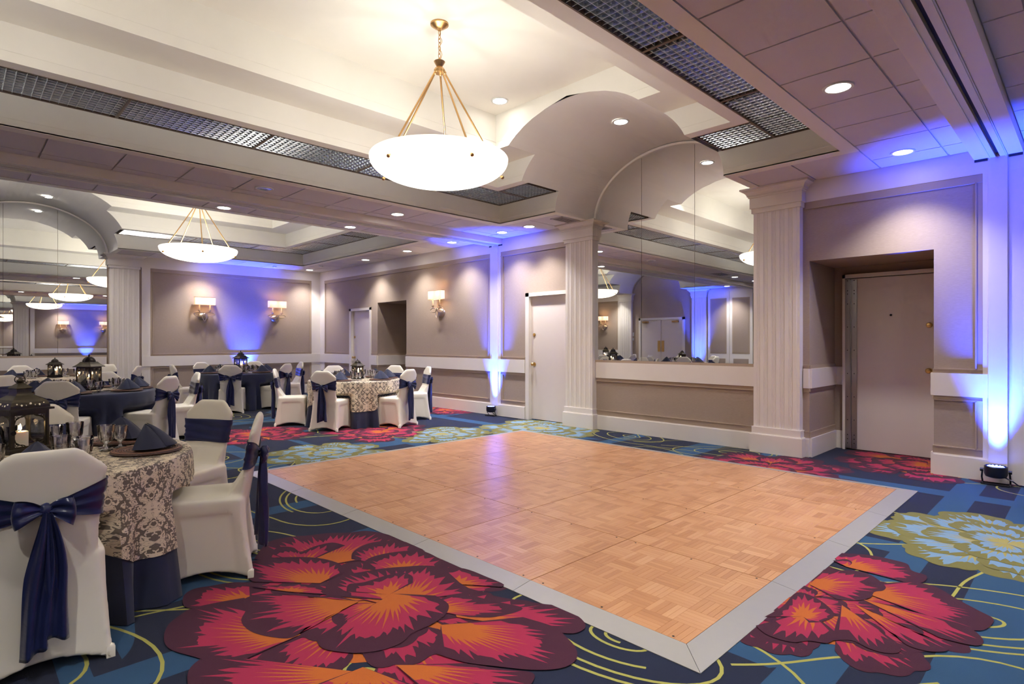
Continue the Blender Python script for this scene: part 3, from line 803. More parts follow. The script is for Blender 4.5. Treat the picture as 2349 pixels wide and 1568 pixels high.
def tray(i):
    yc, y0, y1 = BAYS[i]; mb = MB()
    sides = {'X1': (lambda s, d, z: (TX1 - d, s, z), y0, y1), 'X0': (lambda s, d, z: (TX0 + d, s, z), y0, y1),
             'Y1': (lambda s, d, z: (s, y1 - d, z), TX0, TX1), 'Y0': (lambda s, d, z: (s, y0 + d, z), TX0, TX1)}
    lv = [(0.0, ZS, Z1), (D1, Z1, Z2), (D1 + D2, Z2, Z3)]
    for key, (M, a, b) in sides.items():
        c = vaults[i].get(key)
        for d, za, zb in lv:
            n = 8 if c is not None else 1
            for k in range(n):
                z0, z1 = za + (zb - za) * k / n, za + (zb - za) * (k + 1) / n
                if c is None: mb.quad(M(a + d, d, z0), M(b - d, d, z0), M(b - d, d, z1), M(a + d, d, z1))
                else:
                    w0, w1 = vw(z0), vw(z1)
                    mb.quad(M(a + d, d, z0), M(c - w0, d, z0), M(c - w1, d, z1), M(a + d, d, z1))
                    mb.quad(M(c + w0, d, z0), M(b - d, d, z0), M(b - d, d, z1), M(c + w1, d, z1))
        # faint joint lines of the plaster bands
        for d, zz in ((0.0, ZS + 0.075), (D1, Z1 + 0.085), (D1 + D2, Z2 + 0.10)):
            segs = [(a + d, b - d)] if c is None else [(a + d, c - vw(zz) - 0.01), (c + vw(zz) + 0.01, b - d)]
            for s0, s1 in segs: mb.box(s0, s1, d, d + 0.004, zz - 0.008, zz - 0.002, M=M)
        # ledges (underside strips); the first ledge leaves the channel of the louvre lights open
        for d0, d1, zz in ((D1 - 0.13, D1, Z1), (D1, D1 + D2, Z2)):
            w = vw(zz)
            for s0, s1 in ([(a, b)] if c is None else [(a, c - w), (c + w, b)]):
                e0 = d0 if s0 == a else 0; e1 = d1 if s0 == a else 0; g0 = d0 if s1 == b else 0; g1 = d1 if s1 == b else 0
                mb.quad(M(s0 + e0, d0, zz), M(s1 - g0, d0, zz), M(s1 - g1, d1, zz), M(s0 + e1, d1, zz))
    tr = part('ceiling_tray', mb, 'ceiling_paint', ceiling, fix=False)
    # channel above the louvre lights
    ch = MB()
    for key, (M, a, b) in sides.items():
        c = vaults[i].get(key); w = vw(Z1)
        for s0, s1 in ([(a, b)] if c is None else [(a, c - w), (c + w, b)]):
            ch.quad(M(s0, 0, Z1 + 0.07), M(s1, 0, Z1 + 0.07), M(s1, D1 - 0.13, Z1 + 0.07), M(s0, D1 - 0.13, Z1 + 0.07))
            ch.quad(M(s0, D1 - 0.13, Z1), M(s1, D1 - 0.13, Z1), M(s1, D1 - 0.13, Z1 + 0.07), M(s0, D1 - 0.13, Z1 + 0.07))
            ch.quad(M(s0, 0.0, Z1), M(s1, 0.0, Z1), M(s1, 0.0, Z1 + 0.07), M(s0, 0.0, Z1 + 0.07))
    part('light_channel', ch, 'louver_back', ceiling, fix=False)
    d = D1 + D2
    part('tray_ceiling', MB().box(TX0 + d, TX1 - d, y0 + d, y1 - d, Z3, Z3 + 0.04), 'ceiling_paint', ceiling)
    # barrel vaults
    for key, c in vaults[i].items():
        M, a, b = sides[key]
        wall_d = {'X1': TX1 - XW, 'X0': XO - TX0, 'Y1': y1 - YB, 'Y0': YE - y0}[key]
        vb = MB()
        for d, za, zb in lv:
            zb = min(zb, ZS + VB); n = 10
            a0 = math.asin(min(1, (za - ZS) / VB)); a1 = math.asin(min(1, (zb - ZS) / VB))
            for sg in (-1, 1):
                for k in range(n):
                    t0, t1 = a0 + (a1 - a0) * k / n, a0 + (a1 - a0) * (k + 1) / n
                    p0 = (c + sg * VA * math.cos(t0), ZS + VB * math.sin(t0)); p1 = (c + sg * VA * math.cos(t1), ZS + VB * math.sin(t1))
                    vb.quad(M(p0[0], wall_d, p0[1]), M(p0[0], d, p0[1]), M(p1[0], d, p1[1]), M(p1[0], wall_d, p1[1]))
        part('barrel_vault', vb, 'vault_paint', ceiling, smooth=179, fix=False)
for i in range(3): tray(i)

# louvre light fixtures on the first ledge
def louver_mesh(L, Wd):
    mb = MB(); c = 0.0605; nx = max(2, round(L / c)); ny = max(2, round(Wd / c))
    def blade(p, q, t=0.014):      # wedge section: thin below, thick above
        (x0, y0), (x1, y1) = p, q; dx, dy = x1 - x0, y1 - y0; l = math.hypot(dx, dy); nx_, ny_ = -dy / l, dx / l
        vs = []
        for w, z in ((0.0012, 0.0), (t * 0.35, 0.016), (t, 0.042)):
            for (x, y) in (p, q):
                for sg in (-1, 1): vs.append((x + sg * nx_ * w, y + sg * ny_ * w, z))
        mb.add(vs, [(0, 2, 3, 1), (0, 4, 6, 2), (1, 3, 7, 5), (4, 8, 10, 6), (5, 7, 11, 9)])
    for i in range(1, nx): blade((i * L / nx, 0), (i * L / nx, Wd))
    for j in range(1, ny): blade((0, j * Wd / ny), (L, j * Wd / ny))
    return mb
CH = D1 - 0.13
LM = {}
def louver(M, s0, s1, label):
    L = round(s1 - s0, 3)
    def f(x, y, z): return M(s0 + x, y, Z1 + z)
    o = M((s0 + s1) / 2, CH / 2, Z1)
    root = thing('louvre_light', label, 'ceiling light', o, group='louvre lights on the tray ledges')
    p0 = M(s0, 0, Z1); px = M(s0 + 1, 0, Z1)
    dirx = (px[0] - p0[0], px[1] - p0[1])
    key = (L, dirx, M(s0, 1, Z1)[0] - p0[0], M(s0, 1, Z1)[1] - p0[1])
    if key not in LM:
        rel = lambda x, y, z: tuple(u - v for u, v in zip(f(x, y, z), o))
        m1 = louver_mesh(L, CH).xform(rel).mesh('louvre_grid', 'louver_metal', fix=False)
        fr = MB()
        for a in ((0, L, 0, 0.012), (0, L, CH - 0.012, CH), (0, 0.012, 0, CH), (L - 0.012, L, 0, CH)): fr.box(a[0], a[1], a[2], a[3], -0.003, 0.03)
        m2 = fr.xform(rel).mesh('louvre_frame', 'louver_rail')
        LM[key] = (m1, m2)
    m1, m2 = LM[key]
    link('louvre_grid', m1, root); link('louvre_frame', m2, root)
BN = ['of the near room', 'over the dance floor', 'of the far room']
ORD = ['first', 'second', 'third', 'fourth', 'fifth', 'sixth', 'seventh', 'eighth', 'ninth']
for i in (1, 2, 0):
    yc, y0, y1 = BAYS[i]
    for key, nm in (('Y1', 'far side'), ('Y0', 'near side')):
        M = (lambda s, d, z, y1=y1: (s, y1 - d, z)) if key == 'Y1' else (lambda s, d, z, y0=y0: (s, y0 + d, z))
        c = vaults[i].get(key)
        segs = [(TX0, TX1)] if c is None else [(TX0, c - vw(Z1) - 0.05), (c + vw(Z1) + 0.05, TX1)]
        k = 0
        for s0, s1 in segs:
            n = round((s1 - s0) / 1.22)
            for j in reversed(range(n)):
                a, b = s0 + (s1 - s0) * j / n, s0 + (s1 - s0) * (j + 1) / n
                louver(M, a, b, 'louvre panel, %s of the tray %s, %s from the mirror wall' % (nm, BN[i], ORD[k])); k += 1
    for key, nm in (('X1', 'mirror-wall side'), ('X0', 'door-wall side')):
        M = (lambda s, d, z: (TX1 - d, s, z)) if key == 'X1' else (lambda s, d, z: (TX0 + d, s, z))
        c = vaults[i].get(key)
        segs = [(y0 + CH, y1 - CH)] if c is None else [(y0 + CH, c - vw(Z1) - 0.05), (c + vw(Z1) + 0.05, y1 - CH)]
        k = 0
        for s0, s1 in segs:
            n = max(1, round((s1 - s0) / 1.22))
            for j in range(n):
                a, b = s0 + (s1 - s0) * j / n, s0 + (s1 - s0) * (j + 1) / n
                louver(M, a, b, 'louvre panel, %s of the tray %s, %s from near end' % (nm, BN[i], ORD[k])); k += 1

# partition-track headers across the ceiling
for q, hy in enumerate(HY):
    hb = MB()
    hb.box(XO, XW, hy - 0.175, hy - 0.07, 3.018, ZS + 0.02); hb.box(XO, XW, hy + 0.07, hy + 0.175, 3.018, ZS + 0.02)
    h = struct('trim_%d' % (q + 1), hb, 'paint_white', label='ceiling header carrying a partition track')
    tk = MB().box(XO, XW, hy - 0.068, hy - 0.016, 3.012, 3.06).box(XO, XW, hy + 0.016, hy + 0.068, 3.012, 3.06)
    tk.box(XO, XW, hy - 0.060, hy - 0.054, 3.004, 3.014).box(XO, XW, hy + 0.054, hy + 0.060, 3.004, 3.014)
    part('partition_track', tk, 'trim_white_metal', h)
    part('track_slot', MB().box(XO, XW, hy - 0.07, hy + 0.07, 3.05, 3.10), 'dark_slot', h)
    # dark blocks put in for the shaded gaps where the header meets the wall
    part('gap_shade', MB().box(XW - 0.02, XW - 0.012, hy + 0.075, hy + 0.172, 2.995, 3.018).box(XW - 0.02, XW - 0.012, hy - 0.172, hy - 0.075, 2.995, 3.018), 'lamp_plastic', h)

# soffit: plain border boards round the trays and lay-in tiles
bd = MB()
for i, (yc, y0, y1) in enumerate(BAYS):
    zb0, zb1 = ZS - 0.004, ZS + 0.011
    for ya, yb_, key in ((y0 - 0.13, y0, 'Y0'), (y1, y1 + 0.13, 'Y1')):
        c = vaults[i].get(key)
        for xa, xb in ([(TX0 - 0.13, TX1 + 0.13)] if c is None else [(TX0 - 0.13, c - VA), (c + VA, TX1 + 0.13)]): bd.box(xa, xb, ya, yb_, zb0, zb1)
    for xa, xb, key in ((TX1, TX1 + 0.13, 'X1'), (TX0 - 0.13, TX0, 'X0')):
        c = vaults[i].get(key)
        for ya, yb_ in ([(y0, y1)] if c is None else [(y0, c - VA), (c + VA, y1)]): bd.box(xa, xb, ya, yb_, zb0, zb1)
    for key, c in vaults[i].items():
        for sg in (-1, 1):
            e0, e1 = sorted((c + sg * VA, c + sg * (VA + 0.10)))
            if key == 'X1': bd.box(TX1 + 0.13, XW - 0.014, e0, e1, zb0, zb1)
            if key == 'X0': bd.box(XO + 0.014, TX0 - 0.13, e0, e1, zb0, zb1)
            if key == 'Y1': bd.box(e0, e1, y1 + 0.13, YB - 0.014, zb0, zb1)
            if key == 'Y0': bd.box(e0, e1, YE + 0.014, y0 - 0.13, zb0, zb1)
part('soffit_border', bd, 'ceiling_paint', ceiling)
tmesh = {}
tstuff = MB()
def tile(x0, x1, y0, y1, single=True):
    g = 0.008; w, d = round(x1 - x0 - 2 * g, 3), round(y1 - y0 - 2 * g, 3)
    if w < 0.04 or d < 0.04: return
    if not single: tstuff.box(x0 + g, x1 - g, y0 + g, y1 - g, ZS, ZS + 0.013); return
    if (w, d) not in tmesh:
        tmesh[(w, d)] = MB().box(-w / 2, w / 2, -d / 2, d / 2, 0, 0.013).mesh('ceiling_tile', 'tile')
    link('ceiling_tile', tmesh[(w, d)], ceiling, ((x0 + x1) / 2, (y0 + y1) / 2, ZS))
XJ = [XO + 0.014] + [3.0 - 0.594 * 12 + 0.594 * k for k in range(19)] + [XW - 0.014]
XJ = [q for q in XJ if XO < q < XW]
for i, (yc, y0, y1) in enumerate(BAYS):
    one = i > 0
    nearh = (HY[i - 1] + 0.175) if i > 0 else None; farh = (HY[i] - 0.175) if i < 2 else None
    bands = []
    if nearh: bands += [(nearh, y0 - 0.13 - 0.57), (y0 - 0.13 - 0.57, y0 - 0.13)]
    else: bands += [(YE + 0.014, y0 - 0.13)]
    if farh: bands += [(y1 + 0.13, y1 + 0.70), (y1 + 0.70, farh)]
    else: bands += [(y1 + 0.13, y1 + 0.70), (y1 + 0.70, YB - 0.014)]
    for ya, yb_ in bands:
        endv = (i == 2 and ya > y1) or (i == 0 and yb_ < y0 + 0.01)
        for a, b in zip(XJ[:-1], XJ[1:]):
            if endv and not (b <= 1.11 - VA - 0.09 or a >= 1.11 + VA + 0.09):
                if a < 1.11 - VA - 0.10: b = 1.11 - VA - 0.10
                elif b > 1.11 + VA + 0.10: a = 1.11 + VA + 0.10
                else: continue
            tile(a, b, ya, yb_, one)
    for xa, xb, key in ((TX1 + 0.13, XW - 0.014, 'X1'), (XO + 0.014, TX0 - 0.13, 'X0')):
        c = vaults[i].get(key); n = 8
        yy = [y0 - 0.13 + (y1 - y0 + 0.26) * k / n for k in range(n + 1)]
        for a, b in zip(yy[:-1], yy[1:]):
            if c is not None and not (b <= c - VA - 0.10 or a >= c + VA + 0.10):
                if a < c - VA - 0.10: b = c - VA - 0.10
                elif b > c + VA + 0.10: a = c + VA + 0.10
                else: continue
            tile(xa, xb, a, b, one)
if tstuff.v:
    o = part('ceiling_tiles_near_room', tstuff, 'tile', ceiling); o['kind'] = 'stuff'; o.name = 'ceiling_tile_field'
struct('ceiling_slab', MB().box(XO - 0.2, XW + 1.2, YE - 0.2, YB + 0.2, ZT, ZT + 0.1), 'ceiling_paint').name = 'trim_3'  # unseen roof slab above the trays
# ------------------------------------------------------------------ chandeliers
def make_chandelier(label):
    root = thing('bowl_chandelier', label, 'chandelier', (0, 0, 0), group='bowl chandeliers')
    R = 0.605; zr = 2.905 - Z3; h = 0.222
    outer = []; N = 18
    for k in range(N + 1):
        a = (PI / 2) * k / N
        outer.append((max(R * math.sin(a), 0.0005), zr - h * math.cos(a) ** 0.92 if math.cos(a) > 0 else zr))
    inner = [(max(r - 0.012, 0.0005), z + 0.012) for r, z in reversed(outer)]
    b = MB().lathe(outer + [(R - 0.004, zr + 0.006), (R - 0.012, zr + 0.004)], 64, cap=False)
    b.lathe([(R - 0.012, zr + 0.004)] + inner[1:], 64, cap=False, mi=1)
    # own z origin at the rim, so the glow follows the bowl
    b.xform(lambda x, y, z: (x, y, z - zr))
    bowl = part('bowl', b, ['alabaster', 'bowl_inside'], root, smooth=60, fix=False); bowl.location = (0, 0, zr)
    hubz = 3.72 - Z3
    hub = MB().lathe([(0.001, hubz - 0.06), (0.045, hubz - 0.055), (0.05, hubz - 0.03), (0.04, hubz - 0.012), (0.024, hubz), (0.05, hubz + 0.045), (0.044, hubz + 0.05), (0.012, hubz + 0.05), (0.008, hubz + 0.08), (0.001, hubz + 0.08)], 20)
    part('hub', hub, 'antique_brass', root, smooth=35)
    va = math.radians(45.5)       # direction from the camera's axis in plan
    for k in range(5):
        a = va - PI / 2 + PI / 2 - math.radians(74 + 72 * k)
        dx, dy = math.cos(a), math.sin(a)
        p0 = (0.045 * dx, 0.045 * dy, hubz - 0.045); p1 = (0.535 * dx, 0.535 * dy, zr - 0.045); p2 = (0.560 * dx, 0.560 * dy, zr - 0.108)
        rod = part('rod', MB().tube([p0, p1], 0.0085, 8).sphere(p0, 0.016, 8, 6), 'antique_brass', root, smooth=50)
        part('finial', MB().tube([p1, p2], 0.006, 6).sphere((0.573 * dx, 0.573 * dy, zr - 0.112), 0.016, 10, 6), 'antique_brass', rod, smooth=50)
    part('canopy', MB().lathe([(0.001, -0.065), (0.015, -0.06), (0.02, -0.045), (0.05, -0.035), (0.068, -0.015), (0.08, -0.012), (0.08, 0.0)], 28), 'antique_brass', root, smooth=35)
    ch = MB(); z = hubz + 0.08; k = 0
    while z < -0.08:
        pts = []
        for i in range(12):
            t = 2 * PI * i / 12; u, w = 0.012 * math.cos(t), 0.021 * math.sin(t)
            pts.append((u, 0, z + 0.018 + w) if k % 2 == 0 else (0, u, z + 0.018 + w))
        ch.tube(pts, 0.0032, 5, closed=True); z += 0.033; k += 1
    part('chain', ch, 'antique_brass', root, smooth=60)
    part('cord', MB().tube([(0.014 + 0.008 * math.sin(i), 0.01 * math.cos(i * 1.3), hubz + 0.07 + (-0.05 - hubz - 0.07) * i / 12) for i in range(13)], 0.003, 5), 'antique_brass', root, smooth=60)
    for k in range(3):
        a = 0.4 + 2 * PI * k / 3
        lamp('bowl_bulb', 'POINT', K_BULB / 3, (0.26 * math.cos(a), 0.26 * math.sin(a), zr - 0.075), WARM, root, 0.05)
    return root
CHX = (3.08, -0.86)
chl = [('bowl chandelier hanging over the far lace tables', 'second bowl chandelier of the far room, seen in the mirror'),
       ('big glowing bowl chandelier hanging over the dance floor', 'bowl chandelier left of the dance floor, out of frame'),
       ('bowl chandelier behind the camera, seen in the mirror', 'second bowl chandelier behind the camera')]
ch0 = make_chandelier(chl[1][0]); ch0.location = (CHX[0], 4.05, Z3)
dup(ch0, (CHX[1], 4.05, Z3), label=chl[1][1])
for i, bi in ((0, 2), (2, 0)):
    for j in range(2): dup(ch0, (CHX[j], BAYS[bi][0], Z3), label=chl[i][j])

# ------------------------------------------------------------------ recessed downlights
def make_downlight():
    root = thing('downlight', 'recessed downlight', 'downlight', group='recessed downlights')
    part('trim_ring', MB().lathe([(0.078, -0.002), (0.080, -0.008), (0.098, -0.010), (0.102, -0.004), (0.102, 0.0)], 28, cap=False), 'trim_white_metal', root, smooth=40)
    part('lens', MB().lathe([(0.0005, -0.004), (0.08, -0.004)], 28, cap=False), 'lamp_lens', root)
    lamp('downlight_lamp', 'SPOT', K_DOWN, (0, 0, -0.012), DOWNC, root, 0.07, None, math.radians(106), 0.85)
    return root
DL = [(4.51, 1.285, ZS, 'over the right edge of the dance floor'), (6.48, 1.29, ZS, 'above the recessed door right of the mirror'),
      (6.50, 6.86, ZS, 'above the blue-lit post left of the mirror'), (6.48, 6.22, ZS, 'above the cream door by the left pilaster'),
      (4.53, 6.93, ZS, 'in the soffit before the track, towards the mirror wall'), (2.64, 8.23, ZS, 'beyond the track, above the navy table on the left'),
      (4.50, 8.22, ZS, 'beyond the track, between the two lace tables'), (6.51, 8.19, ZS, 'beyond the track, beside the blue-lit post'),
      (6.54, 11.27, ZS, 'above the dark recess of the far room'), (6.45, 13.83, ZS, 'in the far back corner'), (4.06, 13.79, ZS, 'above the left sconce of the back wall'),
      (4.56, 4.85, Z3, 'in the tray ceiling behind the big chandelier'), (2.0, 1.29, ZS, 'in the near soffit, out of frame'), (-0.5, 1.29, ZS, 'in the near soffit at the left, out of frame'),
      (-1.8, 6.9, ZS, 'in the soffit before the track, out of frame'), (6.5, 9.6, ZS, 'above the single sconce of the right wall'), (-3.2, 6.9, ZS, 'in the soffit at the far left, out of frame'),
      (-4.2, 8.2, ZS, 'by the door wall, seen in the mirror'), (-4.2, 12.6, ZS, 'by the far end of the door wall, seen in the mirror'), (-2.2, 13.8, ZS, 'at the left of the back wall, out of frame'),
      (4.5, -0.2, ZS, 'behind the camera on the right'), (0.5, -0.2, ZS, 'behind the camera'), (4.06, -5.75, ZS, 'by the end wall, seen in the mirror'), (6.45, -5.75, ZS, 'in the corner of the end wall')]
d0 = make_downlight()
for k, (x, y, z, t_) in enumerate(DL):
    if k == 0: d0.location = (x, y, z); d0['label'] = 'recessed downlight ' + t_
    else: dup(d0, (x, y, z), label='recessed downlight ' + t_)
# lights in the vaults, tilted to the curve
zv = ZS + VB - 0.004
v1 = dup(d0, (5.80, 4.03, zv), label='recessed downlight in the crown of the vault before the mirror')
v2 = dup(d0, (1.32, 13.42, zv - 0.012), label='recessed downlight in the crown of the far left vault'); v2.rotation_euler = (0, -0.1, 0)
# one dead lamp: a reflector without light
dr = thing('unlit_downlight', 'unlit recessed reflector in the soffit above the far chandelier', 'downlight', (2.65, 6.87, ZS))
part('trim_ring', MB().lathe([(0.078, -0.002), (0.080, -0.008), (0.098, -0.010), (0.102, -0.004), (0.102, 0.0)], 28, cap=False), 'trim_white_metal', dr, smooth=40)
part('reflector', MB().lathe([(0.0005, -0.002), (0.03, -0.002), (0.08, -0.006)], 16, cap=False), 'louver_metal', dr)

# ------------------------------------------------------------------ air vents and detectors in the soffit
def vent(x, y, sx, sy, label, ax=0):
    o = thing('air_vent', label, 'vent', (x, y, ZS - 0.002), group='ceiling air vents')
    f = MB()
    for a in ((-sx, sx, -sy, -sy + 0.02), (-sx, sx, sy - 0.02, sy), (-sx, -sx + 0.02, -sy, sy), (sx - 0.02, sx, -sy, sy)): f.box(*a, -0.008, 0.002)
    part('vent_frame', f, 'vent_metal', o)
    part('vent_backing', MB().box(-sx + 0.01, sx - 0.01, -sy + 0.01, sy - 0.01, -0.001, 0.001), 'dark_slot', o)
    n = 6
    for k in range(n):
        s_ = MB(); q = -sy + 0.03 + (2 * sy - 0.06) * k / (n - 1)
        s_.box(-sx + 0.02, sx - 0.02, q - 0.004, q + 0.010, -0.007, -0.004)
        part('vent_slat', s_, 'vent_metal', o)
vent(6.50, 5.50, 0.20, 0.12, 'small slatted air vent over the left pilaster of the mirror')
vent(3.55, 13.75, 0.24, 0.12, 'slatted air vent over the back wall beside the far pilaster')
vent(-0.9, 6.9, 0.28, 0.16, 'slatted air vent before the track, seen in the mirror')
for x, y, t_ in ((5.55, 13.75, 'small round smoke detector in the soffit of the back wall'), (6.3, 12.9, 'small round smoke detector in the back corner of the soffit')):
    sd = part('smoke_detector', MB().lathe([(0.05, 0.0), (0.05, -0.015), (0.035, -0.03), (0.0005, -0.032)], 18), 'trim_white_metal', smooth=40)
    sd.location = (x, y, ZS - 0.002); tag(sd, t_, 'smoke detector')

# ------------------------------------------------------------------ wall sconces
def leaf(cx, cz, hw, hh, n=22, rot=0.0):
    pts = []
    for i in range(n):
        t = 2 * PI * i / n; x = hw * math.cos(t); z = hh * math.sin(t) * abs(math.sin(t)) ** 0.35
        pts.append((cx + x * math.cos(rot) - z * math.sin(rot), 0.0, cz + x * math.sin(rot) + z * math.cos(rot)))
    return pts
def make_sconce():
    root = thing('wall_sconce', 'sconce', 'sconce', group='two-candle wall sconces')
    sh = MB(); N = 20
    def prof(u):      # shallow box with bowed front
        x = -0.215 + 0.43 * u; return x
    w, dpt, hz = 0.215, 0.10, 0.085
    def f(u, v):
        t = u * 2 * PI; cx, sy = math.cos(t), math.sin(t)
        x = w * math.copysign(abs(cx) ** 0.16, cx); y = dpt / 2 * math.copysign(abs(sy) ** 0.16, sy)
        return (x, y, -hz + 2 * hz * v)
    sh.grid(f, 48, 2, cu=True)
    s = part('shade', sh, 'lamp_shade', root, smooth=50); s.location = (0, -0.13, 0.35)
    for z in (-hz, hz):
        part('shade_trim', MB().tube([(f(i / 48, 0)[0], f(i / 48, 0)[1], z) for i in range(48)], 0.0035, 5, closed=True), 'antique_brass', s, smooth=60)
    for sx in (-0.11, 0.11):
        st = part('candle_tube', MB().tube([(sx, -0.13, 0.14), (sx, -0.13, 0.30)], 0.013, 10), 'candle_sleeve', root, smooth=50)
        part('drip_dish', MB().lathe([(0.008, 0.10), (0.010, 0.125), (0.036, 0.14), (0.036, 0.145), (0.010, 0.148)], 16, (sx, -0.13, 0)), 'silver_leaf', st, smooth=40)
        part('bulb', MB().sphere((sx, -0.13, 0.335), 0.02, 10, 8, sc=(1, 1, 1.7)), 'bulb', st, smooth=179)
        part('leaf_loop', MB().tube([(x, -0.11, z) for x, _, z in leaf(sx * 1.02, 0.055, 0.105, 0.045)], 0.008, 6, closed=True), 'silver_leaf', root, smooth=60)
        lamp('sconce_lamp', 'POINT', K_SCON, (sx, -0.13, 0.34), (1.0, 0.84, 0.62), root, 0.03)
    part('leaf_loop', MB().tube([(x, -0.115, z) for x, _, z in leaf(0.0, 0.0, 0.095, 0.040, rot=PI / 2)], 0.008, 6, closed=True), 'silver_leaf', root, smooth=60)
    b = MB().lathe([(0.115, 0), (0.113, 0.012), (0.09, 0.035), (0.05, 0.05), (0.0005, 0.055)], 28)
    b.xform(lambda x, y, z: (x, -z, y * 0.75 + 0.01)); part('back_plate', b, 'silver_leaf', root, smooth=40)
    part('arm', MB().tube([(0, -0.05, 0.01), (0, -0.112, 0.03)], 0.008, 6), 'silver_leaf', root)
    return root
sc0 = make_sconce(); sc0.location = (4.12, YB, 1.87); sc0['label'] = 'lit two-candle sconce left of the blue uplight on the back wall'
dup(sc0, (5.755, YB, 1.87), label='lit two-candle sconce right of the blue uplight on the back wall')
dup(sc0, (XW, 9.06, 1.87), -PI / 2, label='lit two-candle sconce on the right wall beside the dark recess')
dup(sc0, (4.12, YE, 1.87), PI, label='two-candle sconce on the end wall nearer the pilaster, seen in the mirror')
dup(sc0, (5.755, YE, 1.87), PI, label='two-candle sconce on the end wall nearer the corner, seen in the mirror')
dup(sc0, (XO, 13.35, 1.87), PI / 2, label='two-candle sconce on the door wall, seen in the mirror')

# ------------------------------------------------------------------ blue uplights on the floor
def make_uplight():
    root = thing('led_uplight', 'uplight', 'uplight', group='blue LED uplights')
    b = MB().lathe([(0.045, 0.065), (0.075, 0.075), (0.085, 0.10), (0.085, 0.165), (0.078, 0.172), (0.076, 0.165)], 24, cap=False)
    part('lamp_housing', b.add(MB().lathe([(0.0005, 0.065), (0.046, 0.065)], 24, cap=False).v, MB().lathe([(0.0005, 0.065), (0.046, 0.065)], 24, cap=False).f), 'lamp_plastic', root, smooth=40)
    led = MB().sphere((0, 0, 0), 0.013, 8, 5).mesh('led_lens', 'blue_led', 179)
    for i in range(13):
        a = 2 * PI * i / 12; r = 0.0 if i == 12 else 0.052
        link('led_lens', led, root, (r * math.cos(a), r * math.sin(a), 0.160))
    for sx in (-1, 1):
        br = MB().tube([(sx * 0.095, 0, 0.13), (sx * 0.100, 0, 0.06), (sx * 0.098, 0.04, 0.010), (sx * 0.098, -0.05, 0.010)], 0.007, 6)
        br.lathe([(0.016, -0.012), (0.016, 0.012)], 10)
        n = len(br.v); 
        for i in range(n - 20, n):
            x, y, z = br.v[i]; br.v[i] = (sx * 0.10 + z, y, 0.125 + x)
        part('bracket', br, 'lamp_plastic', root, smooth=50)
    part('bracket_foot', MB().box(-0.10, 0.10, 0.034, 0.050, 0.002, 0.012).box(-0.10, 0.10, -0.056, -0.040, 0.002, 0.012), 'lamp_plastic', root)
    part('cable', MB().tube([(0.06, -0.02, 0.08), (0.12, -0.06, 0.06), (0.16, -0.02, 0.02), (0.24, 0.03, 0.008), (0.42, 0.05, 0.006), (0.62, 0.04, 0.006)], 0.006, 6), 'lamp_plastic', root, smooth=60)
    lamp('uplight_lamp', 'SPOT', K_BLUE, (0, 0, 0.18), (0.02, 0.06, 1.0), root, 0.05, (PI - 0.04, 0, 0), math.radians(50), 0.9)
    return root
up0 = make_uplight()
up0.location = (XW - 0.135, 0.64, 0); up0.rotation_euler = (0, 0, -PI / 2); up0['label'] = 'blue LED uplight on the carpet at the right edge, below the white post'
dup(up0, (XW - 0.135, 7.46, 0), -PI / 2, label='blue LED uplight on the carpet left of the cream door')
dup(up0, (5.02, YB - 0.22, 0), 0.0, label='blue LED uplight behind the navy table at the back wall')
dup(up0, (5.02, YE + 0.22, 0), PI, label='blue LED uplight at the end wall, seen in the mirror')
dup(up0, (XO + 0.30, 9.38, 0), PI / 2, label='blue LED uplight at the door-wall pilaster, seen in the mirror')

# ------------------------------------------------------------------ portable dance floor
DX0, DY0, P_, NX, NY, DZ = 2.230, 1.2165, 0.914, 4, 5, 0.020
df = thing('dance_floor', 'portable oak parquet dance floor with silver edge ramps', 'dance floor', (DX0 + 2 * P_, DY0 + 2.5 * P_, 0))
def block_mesh(seed):
    r = random.Random(seed); b = P_ / 6; n = 5; mb = MB(); tones = []
    for i in range(n):
        y0 = -b / 2 + b * i / n
        mb.cbox(-b / 2 + 0.0003, b / 2 - 0.0003, y0 + 0.0003, y0 + b / n - 0.0003, -0.006, 0.0, 0.0006)
        tones += [r.random()] * 10
    me = mb.mesh('parquet_block', 'parquet', fix=False)
    ca = me.color_attributes.new('tone', 'FLOAT_COLOR', 'CORNER')
    k = 0
    for p in me.polygons:
        for li in p.loop_indices: ca.data[li].color = (tones[p.index], 0, 0, 1)
    return me
blocks = [block_mesh(s) for s in range(8)]
slab = MB().box(-P_ / 2 + 0.001, P_ / 2 - 0.001, -P_ / 2 + 0.001, P_ / 2 - 0.001, 0.002, DZ - 0.0045).mesh('floor_panel', 'louver_rail')
rb = random.Random(4)
for i in range(NX):
    for j in range(NY):
        cx, cy = DX0 + P_ * (i + 0.5), DY0 + P_ * (j + 0.5)
        pn = link('floor_panel', slab, df, (cx - df.location.x, cy - df.location.y, 0))
        for a in range(6):
            for b in range(6):
                bw = (P_ - 0.005) / 6
                o = link('parquet_block', rb.choice(blocks), pn, (-bw * 3 + bw * (a + 0.5), -bw * 3 + bw * (b + 0.5), DZ), (PI / 2 if (a + b) % 2 else 0) + (PI if rb.random() < 0.5 else 0))
                o.scale = ((P_ - 0.005) / P_,) * 2 + (1,)
RW = 0.132
